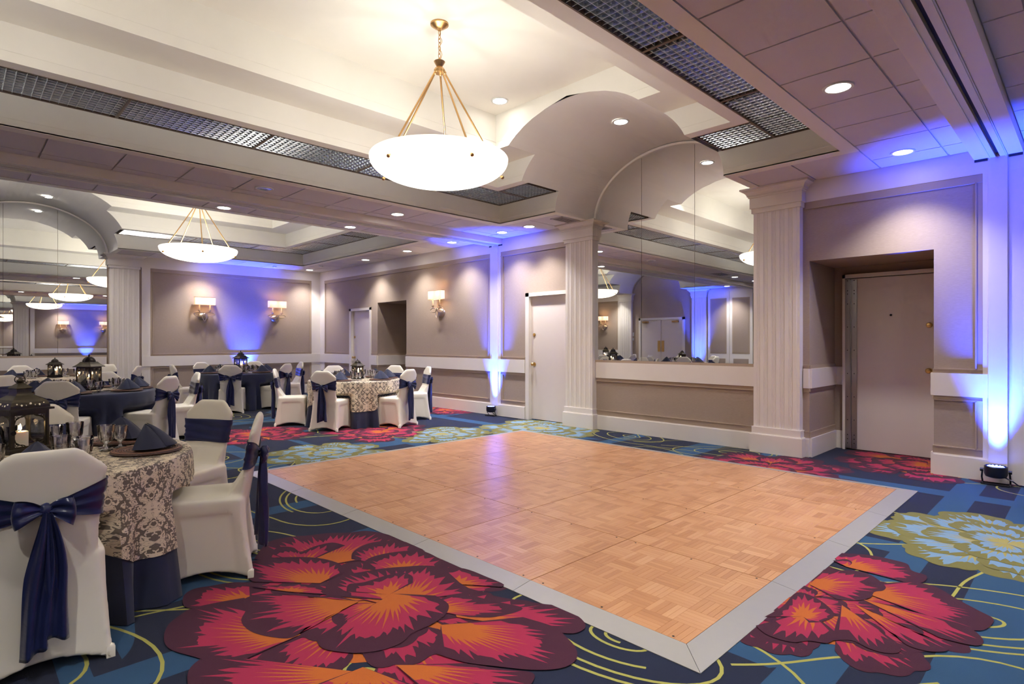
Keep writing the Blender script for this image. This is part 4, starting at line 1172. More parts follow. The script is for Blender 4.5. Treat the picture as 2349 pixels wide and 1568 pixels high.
def ramp(a0, a1, key):
    mb = MB(); x0, x1, y0, y1 = DX0, DX0 + NX * P_, DY0, DY0 + NY * P_; g = 0.0015
    o = df.location
    if key == 'x0': q = [(x0, a0 + g), (x0, a1 - g), (x0 - RW, a1 - g + (RW if a1 >= y1 - 1e-4 else 0)), (x0 - RW, a0 + g - (RW if a0 <= y0 + 1e-4 else 0))]
    if key == 'x1': q = [(x1, a0 + g), (x1, a1 - g), (x1 + RW, a1 - g + (RW if a1 >= y1 - 1e-4 else 0)), (x1 + RW, a0 + g - (RW if a0 <= y0 + 1e-4 else 0))]
    if key == 'y0': q = [(a0 + g, y0), (a1 - g, y0), (a1 - g + (RW if a1 >= x1 - 1e-4 else 0), y0 - RW), (a0 + g - (RW if a0 <= x0 + 1e-4 else 0), y0 - RW)]
    if key == 'y1': q = [(a0 + g, y1), (a1 - g, y1), (a1 - g + (RW if a1 >= x1 - 1e-4 else 0), y1 + RW), (a0 + g - (RW if a0 <= x0 + 1e-4 else 0), y1 + RW)]
    vs = []
    for k, (x, y) in enumerate(q): vs.append((x - o.x, y - o.y, DZ + 0.0005 if k < 2 else 0.004))
    vs += [(x, y, 0.001) for x, y, z in vs]
    mb.add(vs, [(0, 1, 2, 3), (4, 7, 6, 5), (0, 4, 5, 1), (1, 5, 6, 2), (2, 6, 7, 3), (3, 7, 4, 0)])
    part('edge_ramp', mb, 'edge_metal', df)
for key, n, s0 in (('x0', NY, DY0), ('x1', NY, DY0), ('y0', NX, DX0), ('y1', NX, DX0)):
    for k in range(n): ramp(s0 + P_ * k, s0 + P_ * (k + 1), key)
cs = MB(); o = df.location
for i in range(NX + 1):
    for j in range(NY):
        for fr in (0.08, 0.5, 0.92):
            x = DX0 + P_ * i + (0.02 if i == 0 else -0.02); y = DY0 + P_ * (j + fr)
            cs.lathe([(0.006, 0.0), (0.006, 0.0006), (0.0005, 0.0006)], 8, (x - o.x, y - o.y, DZ))
part('lock_screws', cs, 'dark_slot', df).name = 'lock_screw'
# ------------------------------------------------------------------ banquet chair in a stretch cover, sash tied behind
CS = 0.952          # chair size: 0.885 m to the top of the back
def interp(tab, z):
    if z <= tab[0][0]: return tab[0][1]
    for (z0, w0), (z1, w1) in zip(tab[:-1], tab[1:]):
        if z <= z1:
            t = (z - z0) / (z1 - z0); t = t * t * (3 - 2 * t) if z0 < 0.8 else t
            return w0 + (w1 - w0) * t
    return tab[-1][1]
WT = [(0.335, 0.04), (0.345, 0.085), (0.365, 0.125), (0.40, 0.160), (0.44, 0.182), (0.48, 0.190), (0.56, 0.190), (0.68, 0.198), (0.79, 0.213), (0.828, 0.216), (0.838, 0.210), (0.918, 0.120), (0.926, 0.108), (0.930, 0.100)]
def bw_(z): return interp(WT, z)
def byc(z): return -0.205 - (z - 0.45) * 0.17
def bt(z): return 0.024 * math.sqrt(max(0.02, 1 - max(0, (z - 0.885) / 0.046) ** 2)) * math.sqrt(max(0.1, 1 - max(0, (0.40 - z) / 0.07) ** 2))
def bsurf(x, z, side, off=0.0):
    w = bw_(z); u = max(-1, min(1, x / w))
    e = (max(0.0, 1 - abs(u) ** 5)) ** 0.5
    return byc(z) + 0.022 * (x / 0.21) ** 2 + side * (bt(z) * e + off)
def cover_mesh():
    mb = MB()
    # back: closed slab, front and rear skins
    nz, nx = 40, 25; zs = [0.34 + 0.59 * j / (nz - 1) for j in range(nz)]
    vs = []
    for z in zs:
        ring = []
        for i in range(nx): x = -bw_(z) + 2 * bw_(z) * i / (nx - 1); ring.append((x, bsurf(x, z, 1), z))
        for i in range(nx - 2, 0, -1): x = -bw_(z) + 2 * bw_(z) * i / (nx - 1); ring.append((x, bsurf(x, z, -1), z))
        vs += ring
    n = 2 * nx - 2; fs = []
    for j in range(nz - 1):
        for i in range(n): fs.append((j * n + i, j * n + (i + 1) % n, (j + 1) * n + (i + 1) % n, (j + 1) * n + i))
    fs.append(tuple(range(n - 1, -1, -1))); fs.append(tuple((nz - 1) * n + i for i in range(n)))
    mb.add(vs, fs)
    # seat and skirt: rings from the floor up
    def ring(z):
        t = min(1.0, z / 0.44); fl = (1 - t) ** 1.4
        hx = 0.213 + 0.027 * fl; yf = 0.222 + 0.020 * fl; yr = -0.212 - 0.058 * fl
        corner = 0.05 - 0.02 * fl
        pts = []
        segs = [((hx, yr), (hx, yf)), ((hx, yf), (-hx, yf)), ((-hx, yf), (-hx, yr)), ((-hx, yr), (hx, yr))]
        for q, (a, b) in enumerate(segs):
            L = math.hypot(b[0] - a[0], b[1] - a[1]); dx, dy = (b[0] - a[0]) / L, (b[1] - a[1]) / L; nx_, ny_ = dy, -dx
            for k in range(16):
                u = k / 16; x, y = a[0] + dx * L * u, a[1] + dy * L * u
                s = 4 * u * (1 - u)
                pull = 0.030 * fl * s                          # stretched fabric draws in between the feet
                inn = min(1, max(0, (min(u, 1 - u) - 0.10 - 0.10 * (z > 0.33) * (z - 0.33) / 0.09) / 0.06)); inn *= min(1, max(0, (0.395 - z) / 0.02))
                pull += 0.010 * inn * (1 if q != 3 else 0.3)
                # rounded corners
                e = min(u, 1 - u) * L
                if e < corner:
                    c_ = corner - e; rr = corner - math.sqrt(max(0, corner ** 2 - c_ ** 2)); pull += rr * 0.55
                pts.append((x - nx_ * pull, y - ny_ * pull, z + (0.050 * s ** 1.3 * max(0, 1 - z / 0.12))))
        return pts
    zl = [0.004, 0.03, 0.06, 0.10, 0.15, 0.20, 0.25, 0.30, 0.34, 0.37, 0.39, 0.41, 0.43, 0.445]
    R_ = [ring(z) for z in zl]
    top = [(x * 0.985, y * 0.985, 0.458) for x, y, z in R_[-1]]; top2 = [(x * 0.93, y * 0.93, 0.468) for x, y, z in R_[-1]]; top3 = [(x * 0.5, y * 0.5, 0.476) for x, y, z in R_[-1]]
    R_ += [top, top2, top3]; n = len(R_[0]); vs = [p for r_ in R_ for p in r_]; fs = []
    for j in range(len(R_) - 1):
        for i in range(n): fs.append((j * n + i, j * n + (i + 1) % n, (j + 1) * n + (i + 1) % n, (j + 1) * n + i))
    k = len(vs); vs += [(0, 0, 0.477), (0, 0, 0.05)]
    for i in range(n): fs.append(((len(R_) - 1) * n + i, (len(R_) - 1) * n + (i + 1) % n, k)); fs.append(((i + 1) % n, i, k + 1))
    mb.add(vs, fs)
    # web of fabric between the seat and the back
    mb.add([(sx * 0.175, y, z) for sx in (-1, 1) for y, z in ((-0.200, 0.42), (-0.10, 0.44), (-0.135, 0.49), (-0.19, 0.58), (-0.222, 0.58))],
           [(0, 1, 2, 3, 4), (9, 8, 7, 6, 5)] + [(i, 5 + i, 5 + (i + 1) % 5, (i + 1) % 5) for i in range(5)])
    me = mb.mesh('tmp', 'spandex')
    o = link('tmp', me); m = o.modifiers.new('r', 'REMESH'); m.mode = 'VOXEL'; m.voxel_size = 0.0095; m.use_smooth_shade = True
    s = o.modifiers.new('s', 'SMOOTH'); s.factor = 0.5; s.iterations = 3
    dg = bpy.context.evaluated_depsgraph_get(); ev = o.evaluated_get(dg)
    out = bpy.data.meshes.new_from_object(ev); out.name = 'chair_cover'
    bpy.data.objects.remove(o)
    for v in out.vertices: v.co *= CS
    if not out.materials: out.materials.append(MAT['spandex'])
    out.polygons.foreach_set('use_smooth', [True] * len(out.polygons))
    return out
COVER = cover_mesh()
def sash_meshes(seed):
    r = random.Random(seed); ph = r.uniform(0, 6)
    def band(u, v):
        # u runs rear centre -> left side -> front -> right side -> rear centre
        off = 0.006 + 0.0045 * math.sin(v * 17 + ph + 2.0 * math.sin(5 * u)) * (0.4 + 0.6 * abs(math.sin(3 * PI * u))) + 0.003 * math.sin(v * 31 + u * 9)
        if u < 0.27: t = u / 0.27; fr = -1; x = -t
        elif u < 0.73: t = (u - 0.27) / 0.46; fr = 1; x = -1 + 2 * t
        else: t = (u - 0.73) / 0.27; fr = -1; x = 1 - t
        ax = abs(x)
        if fr < 0: lo = 0.672 + (0.622 - 0.672) * ax ** 0.8; hi = 0.704 + (0.786 - 0.704) * ax ** 1.1
        else: lo, hi = 0.622, 0.786
        z = lo + (hi - lo) * v
        w = bw_(z); xx = x * (w + off * 0.8)
        e = max(0.0, 1 - ax ** 5) ** 0.5
        y = byc(z) + 0.022 * (xx / 0.21) ** 2 + fr * (bt(z) * e + (off + 0.002) * max(e, 0.12))
        return (xx, y, z)
    bm_ = MB().grid(band, 72, 12)
    y0 = bsurf(0, 0.69, -1) - 0.018
    kn = MB().sphere((0, y0, 0.688), 0.026, 14, 10, sc=(0.9, 0.85, 1.1))
    kn.xform(lambda x, y, z: (x + 0.003 * math.sin(z * 300), y + 0.003 * math.sin(x * 260 + z * 90), z))
    loops = MB()
    for sg in (-1, 1):
        L = r.uniform(0.088, 0.110); up = r.uniform(-0.10, 0.35); hh = r.uniform(0.038, 0.050); tw = r.uniform(-0.3, 0.3); q0 = r.uniform(0, 6)
        def loop(u, v):
            # v follows the ribbon out from the knot and back, u runs across its width
            s = math.sin(PI * v) ** 0.8; w_ = 2 * u - 1
            h = 0.013 + hh * s ** 0.75
            x = sg * (0.006 + L * s * (1 - 0.10 * w_ * w_))
            pl = (0.0065 * (1 - 0.55 * s)) * math.sin(w_ * 7 + q0) + 0.004 * math.sin(w_ * 3 + v * 9)
            y = y0 - 0.006 - (0.030 if v < 0.5 else 0.012) * math.sin(2 * PI * v) * (1 - 0.3 * w_ * w_) + pl - 0.012 * s
            z = 0.688 + h * w_ + up * L * s * 0.8 - 0.030 * s * s + tw * 0.02 * s
            return (x, y, z)
        loops.grid(loop, 15, 25)
    tails = []
    for q, sg in enumerate((-1, 1)):
        zend = r.uniform(0.085, 0.20); fl = r.uniform(0.8, 1.25); tp = r.uniform(0, 6)
        def tail(u, v):
            a = 2 * PI * u; t = v
            z = 0.682 + (zend - 0.682) * t
            Wd = (0.014 + 0.024 * min(1, t * 2.2) ** 0.7 + 0.012 * t * fl + 0.005 * math.sin(7 * t + tp))
            xc = sg * (0.010 + 0.018 * t + 0.010 * math.sin(3.5 * t + tp)) 
            c, s = math.cos(a), math.sin(a)
            x = Wd * c
            fold = 0.017 * math.sin(c * 5.2 + tp + 2.2 * t) * min(1, t * 3 + 0.3)
            y = y0 - 0.010 - 0.013 * (q == 0) + 0.006 * math.sin(5 * t + tp) + fold + (0.014 + 0.004 * math.cos(3 * a)) * s * (0.5 + 0.5 * min(1, 2 * t)) + 0.012 * t
            zz = z - (0.018 * c * sg * (t > 0.95)) 
            return (xc + x, y, zz)
        tm = MB().grid(tail, 28, 30, cu=True)
        n0 = len(tm.v) - 28; tm.f.append(tuple(n0 + i for i in range(28))); tm.m.append(0)
        tails.append(tm)
    for q_ in [bm_, kn, loops] + tails: q_.xform(lambda x, y, z: (x * CS, y * CS, z * CS))
    return (bm_.mesh('sash', 'navy_satin', 179, fix=False), kn.mesh('sash_knot', 'navy_satin', 179), loops.mesh('sash_bow', 'navy_satin', 179, fix=False),
            tails[0].mesh('sash_tail', 'navy_satin', 179), tails[1].mesh('sash_tail', 'navy_satin', 179))
SASH = [sash_meshes(s) for s in (11, 23, 37, 52)]
def foot_pocket(sx, y):
    fb_ = MB(); x = sx * 0.232; s = 1 if y > 0 else -1
    x -= sx * 0.010; y -= s * 0.014; fb_.cbox(x - 0.016, x + 0.016, y - 0.016, y + 0.016, 0.0, 0.055, 0.010)
    fb_.xform(lambda x_, y_, z_: (x_ * CS, y_ * CS, z_ * CS))
    return fb_.mesh('foot_pocket', 'spandex', 60)
FP = [foot_pocket(sx, y) for sx in (-1, 1) for y in (0.232, -0.258)]
chair_n = [0]
def chair(x, y, rz, label, group):
    """rz: direction the sitter faces, as an angle from +x"""
    k = chair_n[0]; chair_n[0] += 1
    root = thing('banquet_chair', label, 'chair', (x, y, 0), rz - PI / 2, group)
    link('chair_cover', COVER, root)
    sa, kn, lo, t1, t2 = SASH[k % 4]
    s = link('sash', sa, root); link('sash_knot', kn, s); link('sash_bow', lo, s); link('sash_tail', t1, s); link('sash_tail', t2, s)
    for f in FP: link('foot_pocket', f, root)
    return root

# ------------------------------------------------------------------ tables and cloths
TR, TH = 0.72, 0.690
def cloth_uv(me):
    uv = me.uv_layers.new(name='UVMap')
    co = [v.co for v in me.vertices]
    for p in me.polygons:
        c = p.center; flat = abs(p.normal.z) > 0.6
        ac = math.atan2(c.y, c.x)
        for li in p.loop_indices:
            v = co[me.loops[li].vertex_index]
            if flat: uv.data[li].uv = (v.x, v.y)
            else:
                a = math.atan2(v.y, v.x)
                if a - ac > PI: a -= 2 * PI
                if ac - a > PI: a += 2 * PI
                uv.data[li].uv = (a * 0.74, v.z)
def sm(t): t = max(0.0, min(1.0, t)); return t * t * (3 - 2 * t)
def cloth(hem, folds, amp, seed, off, pushes=(), R=TR, z=TH):
    r = random.Random(seed); ph = r.uniform(0, 6); ph2 = r.uniform(0, 6); N = 144; V = 18
    prof = [(0.02, 0), (0.25, 0), (0.5, 0), (R - 0.03, 0), (R - 0.008, 0.001), (R + 0.001, 0.006), (R + 0.006, 0.02)]
    vs = []; fs = []
    for rr, dz in prof:
        for i in range(N):
            a = 2 * PI * i / N; vs.append(((rr + off) * math.cos(a), (rr + off) * math.sin(a), z + off - dz))
    for j in range(1, V + 1):
        t = j / V
        for i in range(N):
            a = 2 * PI * i / N; hz = hem(a)
            zz = z - 0.02 + (hz - (z - 0.02)) * t; dn = (z - zz)
            w = math.cos(folds * a + ph + 0.7 * math.sin(3 * a + ph2)) * 0.7 + 0.3 * math.cos((folds * 2 + 3) * a + ph2)
            rr = R + 0.008 + off + dn * 0.075 + amp * min(1, dn / 0.30) ** 1.1 * (dn / 0.7) * w
            for ac, D in pushes:                     # the cloth gives way to the seats pushed under it
                l, f = rr * math.sin(a - ac), rr * math.cos(a - ac); lim = D - 0.232 - 0.010 + off
                if f > lim and abs(l) < 0.30: rr *= 1 + (lim / f - 1) * sm((0.30 - abs(l)) / 0.085) * sm((0.535 - zz) / 0.075)
            vs.append((rr * math.cos(a), rr * math.sin(a), zz))
    rows = len(prof) + V
    for j in range(rows - 1):
        for i in range(N): fs.append((j * N + i, (j + 1) * N + i, (j + 1) * N + (i + 1) % N, j * N + (i + 1) % N))
    fs.append(tuple(range(N)))
    return MB().add(vs, fs)
def sq_hem(a):
    d = 1.04 / max(abs(math.cos(a)), abs(math.sin(a)))
    return TH - (min(d, 1.16) - TR)
def runner_mesh():
    # straight lace runner over the top, hanging at both ends
    mb = MB(); hw = 0.19; L = TR + 0.012; pts = []
    for k in range(7): pts.append((-L, TH - 0.40 + 0.40 * k / 7 ))
    prof = [(-(L + 0.030 * (1 - k / 8)), TH - 0.42 + 0.41 * k / 8) for k in range(9)] + [(-L + 0.012, TH + 0.007)] + [(-0.6 + 1.2 * k / 10, TH + 0.007) for k in range(11)]
    prof += [(L - 0.012, TH + 0.007)] + [(L + 0.030 * (k / 8), TH - 0.01 - 0.41 * k / 8) for k in range(9)]
    n = 9
    def f(x, y):
        d = math.sqrt(max(1e-6, TR * TR - min(y * y, 0.3))) / TR
        return x * d if abs(x) > 0.61 else x
    vs = [(f(x, -hw + 2 * hw * i / (n - 1)), -hw + 2 * hw * i / (n - 1), z) for x, z in prof for i in range(n)]
    fs = [(j * n + i, j * n + i + 1, (j + 1) * n + i + 1, (j + 1) * n + i) for j in range(len(prof) - 1) for i in range(n - 1)]
    mb.add(vs, fs); me = mb.mesh('lace_runner', 'damask_lace', 60, fix=False)
    uv = me.uv_layers.new(name='UVMap')
    for p in me.polygons:
        for li in p.loop_indices:
            v = me.vertices[me.loops[li].vertex_index].co
            uv.data[li].uv = (v.y, v.x if abs(p.normal.z) > 0.6 else v.x + v.z)
    return me
runner = runner_mesh()
ttop = MB().lathe([(0.0005, TH - 0.03), (TR - 0.012, TH - 0.03), (TR - 0.004, TH - 0.022), (TR - 0.004, TH - 0.012), (TR - 0.012, TH - 0.004), (0.0005, TH - 0.004)], 48).mesh('table_top', 'louver_rail', 40)
def leg_mesh(a):
    c, s = 0.34 * math.cos(a), 0.34 * math.sin(a)
    return MB().tube([(c, s, TH - 0.03), (c * 1.08, s * 1.08, 0.0)], 0.014, 8).mesh('table_leg', 'steel', 60)
LEGS = [leg_mesh(PI / 4 + PI / 2 * k) for k in range(4)]
TABLES = {}
def table(key, x, y, lace, rot, tl, cl, ll):
    t = thing('banquet_table', tl, 'table', (x, y, 0), rot, 'round banquet tables')
    link('table_top', ttop, t)
    for l in LEGS: link('table_leg', l, t)
    pu = [(math.radians(a_), D_) for k_, a_, D_, *_ in CH_ if k_ == key]
    nm = cloth(lambda a: 0.006, 16, 0.075, 3, 0.0, pu).mesh('tablecloth', 'navy_linen', 60)
    c = link('tablecloth', nm, None, (x, y, 0)); tag(c, cl, 'tablecloth', 'long navy tablecloths')
    if lace:
        lm_ = cloth(lambda a: sq_hem(a - rot), 16, 0.075, 3, 0.006, pu).mesh('lace_overlay', 'damask_lace', 60); cloth_uv(lm_)
    o = link('lace_overlay' if lace else 'lace_runner', lm_ if lace else runner, None, (x, y, 0), 0 if lace else rot)
    tag(o, ll, 'tablecloth' if lace else 'table runner', 'lace table covers')
    TABLES[key] = (x, y)
TOPZ = TH + 0.006 + 0.004

# ------------------------------------------------------------------ table settings
def charger_mesh():
    pr = [(0.0005, 0.0)] + [(0.168, 0.0), (0.172, 0.006)]
    for k in range(9):
        r1 = 0.170 - 0.018 * k; rim = 0.012 if k < 2 else 0.009
        pr += [(r1 - 0.003, rim + 0.002), (r1 - 0.009, rim + 0.004), (r1 - 0.015, rim + 0.002)]
    pr.append((0.0005, 0.010))
    return MB().lathe(pr, 48, cap=False).mesh('charger_plate', 'wicker', 30)
CHG = charger_mesh()
def napkin_mesh(seed):
    r = random.Random(seed); p1 = r.uniform(-0.2, 0.2)
    def f(u, v):
        a = -2.05 + 4.1 * u
        pl = 0.010 * math.sin(a * 3.2 + p1) + 0.008 * math.cos(a * 1.6)
        R = 0.125 * (1 + 0.10 * math.cos(2 * a)) + pl
        rr = R * (v ** 0.86); z = 0.122 * (1 - v ** 1.15) * (1 + 0.03 * math.sin(a * 4)) + 0.012
        return (rr * math.sin(a) * 1.05, -rr * math.cos(a), z)
    mb = MB().grid(f, 34, 10)
    # folded wings behind, closing the tent
    a0, a1 = [f(0, v / 9) for v in range(10)], [f(1, v / 9) for v in range(10)]
    mb.add(a0 + a1, [(i, i + 1, 11 + i, 10 + i) for i in range(9)])
    # overlapping front fold
    def g(u, v):
        a = -0.55 + 1.0 * u; x, y, z = f((a + 2.05) / 4.1, min(1.0, v * 0.96 + 0.02)); k = 0.010 * math.sin(PI * u) ** 0.5
        return (x + k * math.sin(a), y - k * math.cos(a), z + 0.003)
    mb.grid(g, 12, 9)
    return mb.mesh('folded_napkin', 'navy_linen', 50, fix=False)
NAP = [napkin_mesh(s) for s in range(3)]
def goblet_mesh(h, rb, nm):
    out = [(0.0005, 0.0), (0.034, 0.0), (0.034, 0.003), (0.012, 0.008), (0.0065, 0.016), (0.0065, h * 0.24), (0.012, h * 0.29), (rb * 0.72, h * 0.36), (rb * 0.97, h * 0.52), (rb, h * 0.78), (rb * 1.06, h)]
    inn = [(rb * 1.06 - 0.0018, h), (rb - 0.003, h * 0.78), (rb * 0.97 - 0.004, h * 0.53), (rb * 0.70, h * 0.39), (0.0005, h * 0.36)]
    b = MB().lathe(out + inn, 14, cap=False)
    # cut flutes: every other column of the bowl drawn in
    n = 14
    for i in range(len(b.v)):
        row, col = divmod(i, n)
        if 7 <= row <= 8 and col % 2: x, y, z = b.v[i]; b.v[i] = (x * 0.90, y * 0.90, z)
    return b.mesh(nm, 'crystal', 35)
GOB = [goblet_mesh(0.140, 0.041, 'water_goblet'), goblet_mesh(0.122, 0.036, 'wine_glass')]
def fork_mesh():
    mb = MB().box(-0.004, 0.004, -0.10, 0.03, 0, 0.002).box(-0.010, 0.010, 0.03, 0.045, 0, 0.002)
    for k in range(4): mb.box(-0.010 + 0.0058 * k, -0.0072 + 0.0058 * k, 0.045, 0.085, 0.0, 0.002)
    mb.box(-0.006, 0.006, -0.10, -0.06, 0, 0.0024)
    return mb.mesh('dinner_fork', 'steel')
def knife_mesh():
    mb = MB().box(-0.006, 0.006, -0.11, -0.01, 0, 0.003)
    mb.add([(-0.007, -0.01, 0), (0.007, -0.01, 0), (0.007, 0.09, 0), (-0.003, 0.105, 0), (-0.007, -0.01, 0.0015), (0.007, -0.01, 0.0015), (0.007, 0.09, 0.0015), (-0.003, 0.105, 0.0015)],
           [(3, 2, 1, 0), (4, 5, 6, 7), (0, 1, 5, 4), (1, 2, 6, 5), (2, 3, 7, 6), (3, 0, 4, 7)])
    return mb.mesh('table_knife', 'steel')
FORK, KNIFE = fork_mesh(), knife_mesh()
set_n = [0]
def setting(key, ang, where, near, cutlery=True):
    x, y = TABLES[key]; r = random.Random(hash((round(ang, 2), key.__len__(), near.__len__())) % 9973 + set_n[0])
    k = set_n[0]; set_n[0] += 1
    def pos(rad, side, z): return (x + rad * math.cos(ang) - side * math.sin(ang), y + rad * math.sin(ang) + side * math.cos(ang), z)
    c = link('charger_plate', CHG, None, pos(0.52, 0, TOPZ)); tag(c, 'round brown woven charger plate ' + where, 'charger plate', 'woven charger plates')
    n = link('folded_napkin', NAP[k % 3], None, pos(0.51, 0, TOPZ + 0.013), ang - PI / 2 + PI + r.uniform(-0.25, 0.25)); tag(n, 'peaked navy napkin on the charger ' + where, 'napkin', 'peaked navy napkins')
    for q, (rad, sd) in enumerate(((0.30, 0.10), (0.36, 0.185), (0.27, 0.20))):
        g = link(('water_goblet', 'wine_glass', 'wine_glass')[q], GOB[0 if q == 0 else 1], None, pos(rad + r.uniform(-0.015, 0.015), sd, TOPZ), r.uniform(0, 1))
        tag(g, ('cut-glass water goblet ', 'small wine glass nearer the plate ', 'small wine glass nearer the middle ')[q] + where, 'glass', 'glasses on the ' + near)
    if cutlery:
        for nm, me, sd in (('dinner_fork', FORK, -0.205), ('table_knife', KNIFE, 0.20)):
            f = link(nm, me, None, pos(0.52, sd, TOPZ - 0.001), ang + PI / 2)
            tag(f, 'steel %s %s' % (nm.replace('_', ' '), where), nm.split('_')[1], '%ss on the %s' % (nm.split('_')[1], near))

# ------------------------------------------------------------------ lanterns
def sqloft(mb, prof, mi=0):
    mb.lathe([(max(r * math.sqrt(2), 0.0005), z) for r, z in prof], 4, ph=PI / 4, mi=mi)
    return mb
def lantern_a(label, loc, rz):
    root = thing('candle_lantern', label, 'lantern', loc, rz, 'metal candle lanterns')
    w = 0.088
    part('base', sqloft(MB(), [(0.104, 0), (0.104, 0.018), (0.098, 0.022), (0.096, 0.024)]), 'lantern_metal', root)
    for sx in (-1, 1):
        for sy in (-1, 1): part('post', MB().box(sx * w - 0.006, sx * w + 0.006, sy * w - 0.006, sy * w + 0.006, 0.022, 0.232), 'lantern_metal', root)
    for k in range(4):
        a = PI / 2 * k; ca, sa = math.cos(a), math.sin(a)
        rot = lambda x, y, z, ca=ca, sa=sa: (x * ca - y * sa, x * sa + y * ca, z)
        fr = MB().box(-w, w, w - 0.004, w + 0.004, 0.022, 0.034).box(-w, w, w - 0.004, w + 0.004, 0.208, 0.232)
        fr.box(-w, -w + 0.014, w - 0.004, w + 0.004, 0.03, 0.215).box(w - 0.014, w, w - 0.004, w + 0.004, 0.03, 0.215)
        part('frame', fr.xform(rot), 'lantern_metal', root)
        fl = MB()
        for sx in (-1, 1):
            for z0, sz in ((0.034, 1), (0.208, -1)):
                c0 = (sx * (w - 0.014), z0)
                arc = [(c0[0] - sx * 0.052 * (1 - t) ** 1.0, c0[1] + sz * 0.042 * t) for t in (0, 0.2, 0.4, 0.6, 0.8, 1.0)]
                pts = []
                for t in range(9):
                    u = t / 8; q = 0.012 * math.sin(PI * u) - 0.006 * math.sin(2 * PI * u)
                    pts.append((c0[0] - sx * (0.052 * (1 - u) - q * 0.3), w, c0[1] + sz * (0.044 * u - q)))
                fl.tube(pts, 0.003, 4)
                fl.tube([(c0[0] - sx * (0.040 * (1 - t / 5)), w, c0[1] + sz * 0.030 * t / 5) for t in range(6)], 0.0022, 4)
                ringc = (c0[0] - sx * 0.011, c0[1] + sz * 0.010)
                fl.tube([(ringc[0] + 0.007 * math.cos(t), w, ringc[1] + 0.007 * math.sin(t)) for t in [2 * PI * i / 8 for i in range(8)]], 0.002, 4, closed=True)
        part('filigree', fl.xform(rot), 'lantern_metal', root)
        part('glass_pane', MB().box(-w + 0.008, w - 0.008, w - 0.0025, w - 0.0015, 0.03, 0.212).xform(rot), 'thin_glass', root)
    roof = sqloft(MB(), [(0.112, 0.232), (0.112, 0.244), (0.098, 0.246), (0.097, 0.262), (0.090, 0.280), (0.076, 0.294), (0.058, 0.306), (0.044, 0.316), (0.038, 0.326), (0.036, 0.334), (0.035, 0.352), (0.040, 0.353), (0.042, 0.357), (0.024, 0.374), (0.013, 0.384), (0.010, 0.388)])
    rf = part('roof', roof, 'lantern_metal', root)
    beads = MB()
    for k in range(4):
        for j in range(7):
            u = -0.066 + 0.022 * j; zz = 0.266 + 0.006 * math.cos(j * 2.1); a = PI / 2 * k; ca, sa = math.cos(a), math.sin(a)
            b_ = MB().sphere((u, 0.0945, zz), 0.0042 + 0.002 * (j % 2), 6, 4)
            beads.add([(x * ca - y * sa, x * sa + y * ca, z) for x, y, z in b_.v], b_.f)
    part('roof_glow_beads', beads, 'wax', rf).name = 'roof_glow_bead'  # faintly glowing beads stand in for candlelight through the roof
    part('finial', MB().lathe([(0.010, 0.386), (0.018, 0.394), (0.018, 0.400), (0.008, 0.408), (0.006, 0.418), (0.0005, 0.420)], 14), 'lantern_metal', root, smooth=40)
    part('ring_handle', MB().tube([(0.026 * math.cos(t), 0.004, 0.405 + 0.022 * math.sin(t)) for t in [2 * PI * i / 20 for i in range(20)]], 0.0028, 6, closed=True), 'lantern_metal', root, smooth=60)
    lt = MB().lathe([(0.013, 0), (0.013, 0.005), (0.0005, 0.007)], 12).xform(lambda x, y, z: (-w + 0.004 + x, -w - 0.006 - z, 0.115 + y)); part('latch', lt, 'lantern_dark', root)
    return root
def lantern_b(label, loc, rz):
    root = thing('candle_lantern', label, 'lantern', loc, rz, 'metal candle lanterns')
    w = 0.086
    part('base', sqloft(MB(), [(0.100, 0), (0.100, 0.02), (0.094, 0.024), (0.092, 0.05), (0.094, 0.054)]), 'lantern_dark', root)
    for sx in (-1, 1):
        for sy in (-1, 1): part('post', MB().box(sx * w - 0.007, sx * w + 0.007, sy * w - 0.007, sy * w + 0.007, 0.05, 0.285), 'lantern_dark', root)
    for k in range(4):
        a = PI / 2 * k; ca, sa = math.cos(a), math.sin(a)
        rot = lambda x, y, z, ca=ca, sa=sa: (x * ca - y * sa, x * sa + y * ca, z)
        fr = MB().box(-w, w, w - 0.003, w + 0.003, 0.245, 0.252).box(-w, w, w - 0.003, w + 0.003, 0.272, 0.290)
        for j in range(11): u = -w + 0.012 + j * 0.0148; fr.box(u, u + 0.006, w - 0.002, w + 0.002, 0.250, 0.274)
        part('pierced_frieze', fr.xform(rot), 'lantern_dark', root)
        part('glass_pane', MB().box(-w + 0.008, w - 0.008, w - 0.002, w - 0.001, 0.052, 0.246).xform(rot), 'thin_glass', root)
    part('roof', sqloft(MB(), [(0.118, 0.288), (0.118, 0.296), (0.104, 0.306), (0.084, 0.324), (0.070, 0.342), (0.066, 0.348), (0.064, 0.352)]), 'lantern_metal', root)
    dm = MB().lathe([(0.066, 0.346), (0.067, 0.352), (0.066, 0.364), (0.058, 0.384), (0.042, 0.402), (0.022, 0.414), (0.010, 0.420), (0.008, 0.424), (0.013, 0.430), (0.010, 0.438), (0.004, 0.444), (0.005, 0.450), (0.0005, 0.456)], 16)
    dm = part('dome', dm, 'lantern_dark', root, smooth=40)
    rb_ = MB()
    for k in range(8):
        a = 2 * PI * k / 8
        rb_.tube([((r_ + 0.001) * math.cos(a), (r_ + 0.001) * math.sin(a), z) for r_, z in ((0.067, 0.352), (0.066, 0.364), (0.058, 0.384), (0.042, 0.402), (0.022, 0.414))], 0.003, 4)
    part('dome_rib', rb_, 'lantern_metal', dm)
    return root
